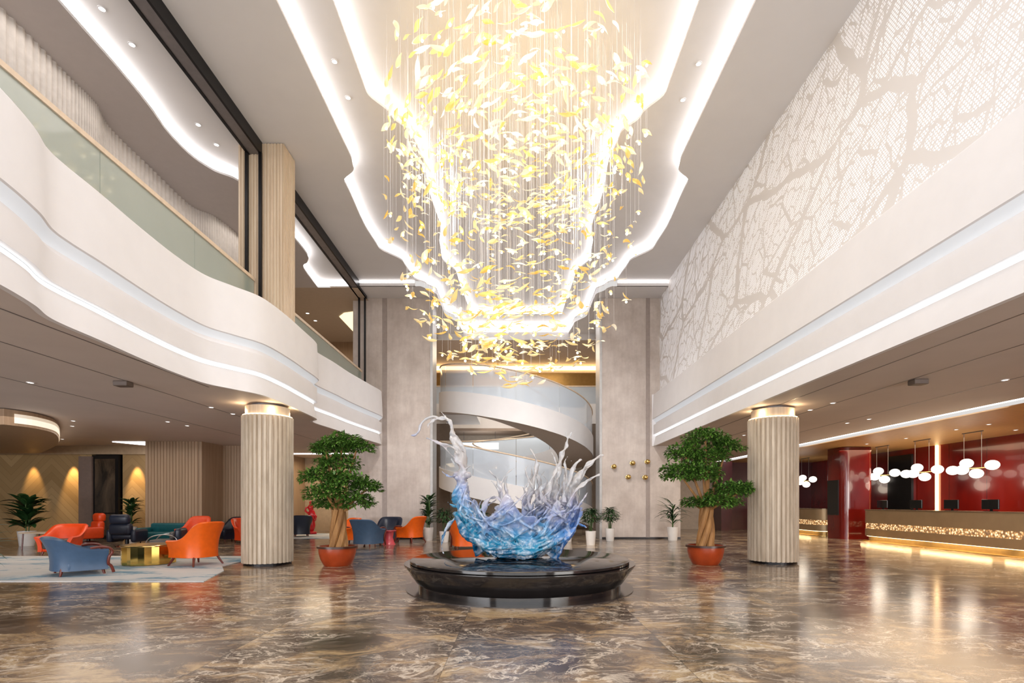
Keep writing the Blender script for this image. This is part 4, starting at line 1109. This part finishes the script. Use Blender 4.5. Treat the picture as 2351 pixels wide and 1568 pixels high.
def desk(x, y0, y1, label, rnd_far=True):
    t = thing('reception_desk', label, 'desk', (x,0,0))
    r = .55; wd = 1.1
    def outline(o=0):
        pts = []
        for (cx_,cy_,a0) in ((r,y0+r,180),(wd-.1,y0+.15,270)):
            rr = r if a0 == 180 else .1
            for k_ in range(9):
                a = math.radians(a0+k_*90/8); pts.append((cx_+(rr+o)*math.cos(a), cy_+(rr+o)*math.sin(a)))
        for (cx_,cy_,a0) in ((wd-.1,y1-.15,0),(r,y1-r,90)):
            rr = r if a0 == 90 else .1
            for k_ in range(9):
                a = math.radians(a0+k_*90/8); pts.append((cx_+(rr+o)*math.cos(a), cy_+(rr+o)*math.sin(a)))
        return pts
    MB().poly(outline(0),.72,1.22).build('upper_front','desk_metal',t,smooth=30)
    MB().poly(outline(.03),1.22,1.25).build('counter_top',plain('bronze_counter_top',(.30,.22,.14),.2,.6),t,smooth=30)
    MB().poly(outline(-.02),.50,.72).build('crystal_band','glitter',t,smooth=30,label='glittering backlit crystal band')
    MB().poly(outline(.0),.22,.50).build('lower_front','desk_metal',t,smooth=30)
    MB().poly(outline(-.12),.0,.22).build('toe_kick',plain('dark_gold_plinth',(.45,.30,.12),.3,.8),t,smooth=30)
    MB().poly(outline(-.06),.20,.219).build('under_light','led_gold',t,label='warm light strip under the desk')
    MB().poly(outline(.12),.001,.025).build('step',plain('gold_step',(.62,.42,.16),.25,.9),t,smooth=30)
    return t
desk(13.78,12.0,20.6,'long bronze reception desk with glittering band in front of the red wall')
desk(13.78,23.2,28.0,'second bronze reception desk beyond the red pillar, partly behind the right column')
for (y_, e) in ((13,26),(16,26),(19,22),(25,16)): lamp('AREA',(13.66,y_,.20),e,(1,.72,.38),.06,(0,0,0),2.6)
for i,(px,Y) in enumerate(((2027,20.2),(2105,18.5),(2187,17.0),(2280,15.6))):
    c = (14.45, Y, 1.25)
    m_ = thing('monitor', ['dark monitor on the long desk, nearest the red pillar','dark monitor on the long desk under the middle globe pendant','dark monitor on the long desk right of the orange light line','dark monitor on the long desk closest to the camera'][i],'monitor',c,0,'monitors on the long reception desk')
    MB().box(-.02,.02,-.28,.28,.06,.36).build('screen','screen',m_,bevel=.006)
    sd_ = MB().box(.01,.05,-.03,.03,.01,.15).build('stand','black_metal',m_)
    MB().box(-.10,.12,-.12,.12,0,.012).build('foot','black_metal',sd_)
def pendant(Y, label):
    t = thing('globe_pendant', label, 'lamp', (15.0,Y,ZL-.06),0,'globe pendants over the reception desks')
    MB().box(-.02,.02,-.40,.36,-.03,0).build('ceiling_bar','dark_grey',t)
    for y_ in (-.35,.30): MB().tube([(0,y_,-.03),(0,y_,-1.20)],.009,6).build('rod','dark_grey',t)
    MB().tube([(0,-.62,-1.20),(0,.62,-1.20)],.014,6).build('arm','brass',t)
    for (y_, z_, x_) in ((.74,-1.22,0),(.20,-1.02,.0),(.24,-1.24,-.12),(-.22,-1.38,-.05),(-.72,-1.14,0)):
        MB().ball((x_,y_,z_),.175,.20,.155,20,12).build('globe','lamp_white',t,smooth=True)
    lamp('POINT',(14.9,Y,2.25),9,(1,.86,.68),.25)
for Y,l in ((21.0,'pendant of five opal globes, farthest over the long desk next to the red pillar'),(18.95,'pendant of five opal globes, middle one over the long desk'),(16.85,'pendant of five opal globes, nearest one over the long desk'),(26.6,'pendant of opal globes over the second desk, cut by the right column')):
    pendant(Y,l)

# ------------------------------------------------------------------ small fittings
for (px,py,l) in ((1410,1071,'brass wall ball, upper left one on the right pylon'),(1453,1063,'brass wall ball, upper middle one on the right pylon'),(1487,1060,'brass wall ball, upper right one on the right pylon'),(1443,1095,'brass wall ball, lower left one on the right pylon'),(1482,1096,'brass wall ball, lower right one on the right pylon')):
    p = P(px,py,YB-.12); t = thing('brass_wall_ball',l,'wall ornament',(p.x,YB,p.z),0,'brass balls on the right pylon')
    MB().ball((0,-.13,0),.105,nu=16,nv=12).build('ball','brass',t,smooth=True)
    MB().lathe([(.10,0),(.04,.02),(.02,.05)],n=16).build('mount','brass',t,smooth=True).rotation_euler = (PI/2,0,0)
def downlight(px, py, z, label, group, lit=True, e=0, r=.05):
    p = onz(px,py,z); t = thing('recessed_downlight',label,'light',(p.x,p.y,z),0,group)
    MB().lathe([(r,-.012),(r*1.35,-.012),(r*1.35,.0),(r,.0)],n=20,cap=False).build('trim_ring','plaster',t)
    MB().lathe([(0,-.008),(r,-.008)],n=20,cap=False).build('lens','downlight',t)
    if e: lamp('SPOT',(p.x,p.y,z-.03),e,(1,.84,.62),.05,(0,0,0),None,1.3,.8)
g1 = 'downlights in the left low ceiling'
for (px,py,l,e) in ((168,966,'bright square downlight, nearer of the pair at far left of the low ceiling',70),(166,978,'bright downlight, farther of the pair at far left of the low ceiling',0),(70,878,'faint downlight in the low ceiling nearest the left frame edge',50),
    (485,935,'downlight left of the left column top, nearer of two',60),(535,950,'downlight just left of the left column capital',0),(385,968,'faint small downlight in the middle of the left low ceiling',0),(430,977,'small downlight between the ribbed block and the left column',60),
    (143,1008,'small downlight above the chevron wall',0),(198,1029,'small downlight above the dark glass cabinet',0),(237,1034,'small downlight right above the dark glass cabinet',0)):
    downlight(px,py,ZL,l,g1,e=e)
g2 = 'downlights in the right low ceiling'
for (px,py,l,e) in ((1860,941,'downlight just right of the right column capital',60),(1912,925,'downlight second from the right column, nearer the hall',0),(1995,962,'small downlight in the middle of the right low ceiling',60),(1945,971,'small downlight right of the right column, farther back',0),
    (2307,872,'downlight near the right frame edge above the light slot',70),(1708,999,'small downlight left of the right column behind the ficus',0)):
    downlight(px,py,ZL,l,g2,e=e)
g3 = 'downlights in the gold soffit over reception'
for (px,py,l,e) in ((1990,1019,'downlight in gold soffit above the red pillar',30),(2080,1006,'downlight in gold soffit above the farthest pendant',30),(2195,986,'downlight in gold soffit left of the nearest pendant',30),(2270,974,'downlight in gold soffit right of the nearest pendant',30),(2332,987,'downlight in gold soffit at the right frame edge',30)):
    downlight(px,py,ZL-.06,l,g3,e=e,r=.05)
g4 = 'downlights in the recess of the high ceiling'
for (px,py,l) in ((768,141,'downlight in high ceiling recess, nearer one on the left'),(799,224,'downlight in high ceiling recess, farther one on the left'),(1604,146,'downlight in high ceiling recess, nearer one on the right'),(1568,229,'downlight in high ceiling recess, farther one on the right')):
    downlight(px,py,ZC+.28,l,g4,r=.05)
g5 = 'downlights in the upper left gallery'
for (px,py,l) in ((234,20,'gallery downlight nearest the top of the frame'),(303,102,'gallery downlight second from the top of the frame'),(455,286,'gallery downlight third along, nearer the ribbed pillar'),(497,332,'gallery downlight closest to the ribbed pillar')):
    downlight(px,py,10.25,l,g5,r=.05)
for (px,py,l) in ((706,719,'gallery downlight in tan ceiling, left one behind the pillar'),(724,736,'gallery downlight in tan ceiling, right one behind the pillar')):
    downlight(px,py,10.0,l,g5,r=.07)
for (px,py,l) in ((283,876,'small dark ceiling box on the seam of the left low ceiling'),(2108,872,'small dark ceiling box on the seam of the right low ceiling')):
    p = onz(px,py,ZL); tag(MB().rbox(p.x-.14,p.x+.14,p.y-.10,p.y+.10,ZL-.10,ZL,.02,4).build('ceiling_projector',plain('dark_projector_case',(.12,.09,.075),.5)),l,'ceiling device')
# wall washers of the lounge, then area lights over lounge and reception
for (px, e) in ((155,330),(62,170)):
    x_ = (px-CX)*21.3/F; lamp('SPOT',(x_,21.25,3.5),e,(1,.66,.28),.05,(math.radians(14),0,0),None,.75,.7)
lamp('SPOT',((303-CX)*21.3/F,21.25,3.5),300,(1,.66,.28),.05,(math.radians(14),0,0),None,.75,.7)
lamp('AREA',(-9.2,25.5,3.7),70,(1,.78,.5),3,(0,0,0),2)
lamp('AREA',(-13.5,15,3.7),150,(1,.88,.76),7,(0,0,0),8)
lamp('AREA',(14.6,17,3.7),150,(1,.74,.48),2.2,(0,0,0),9)
lamp('AREA',(12.2,17,3.6),28,(1,.80,.56),.6,(0,.9,0),9)  # unseen light added to brighten the desk front
lamp('AREA',(9,20,3.7),130,(1,.88,.74),4,(0,0,0),12)

# things that stand on a rug rest on its pile
for o in list(SC.objects):
    if o.parent is None and o.get('category') in ('chair','table','plant','statue','sofa'):
        x, y = o.location.x, o.location.y
        if (-15.5 < x < -6.4 and 9.0 < y < 14.9): o.location.z = .015
        elif (-11.2 < x < -7.5 and 21.4 < y < 25.4): o.location.z = .013
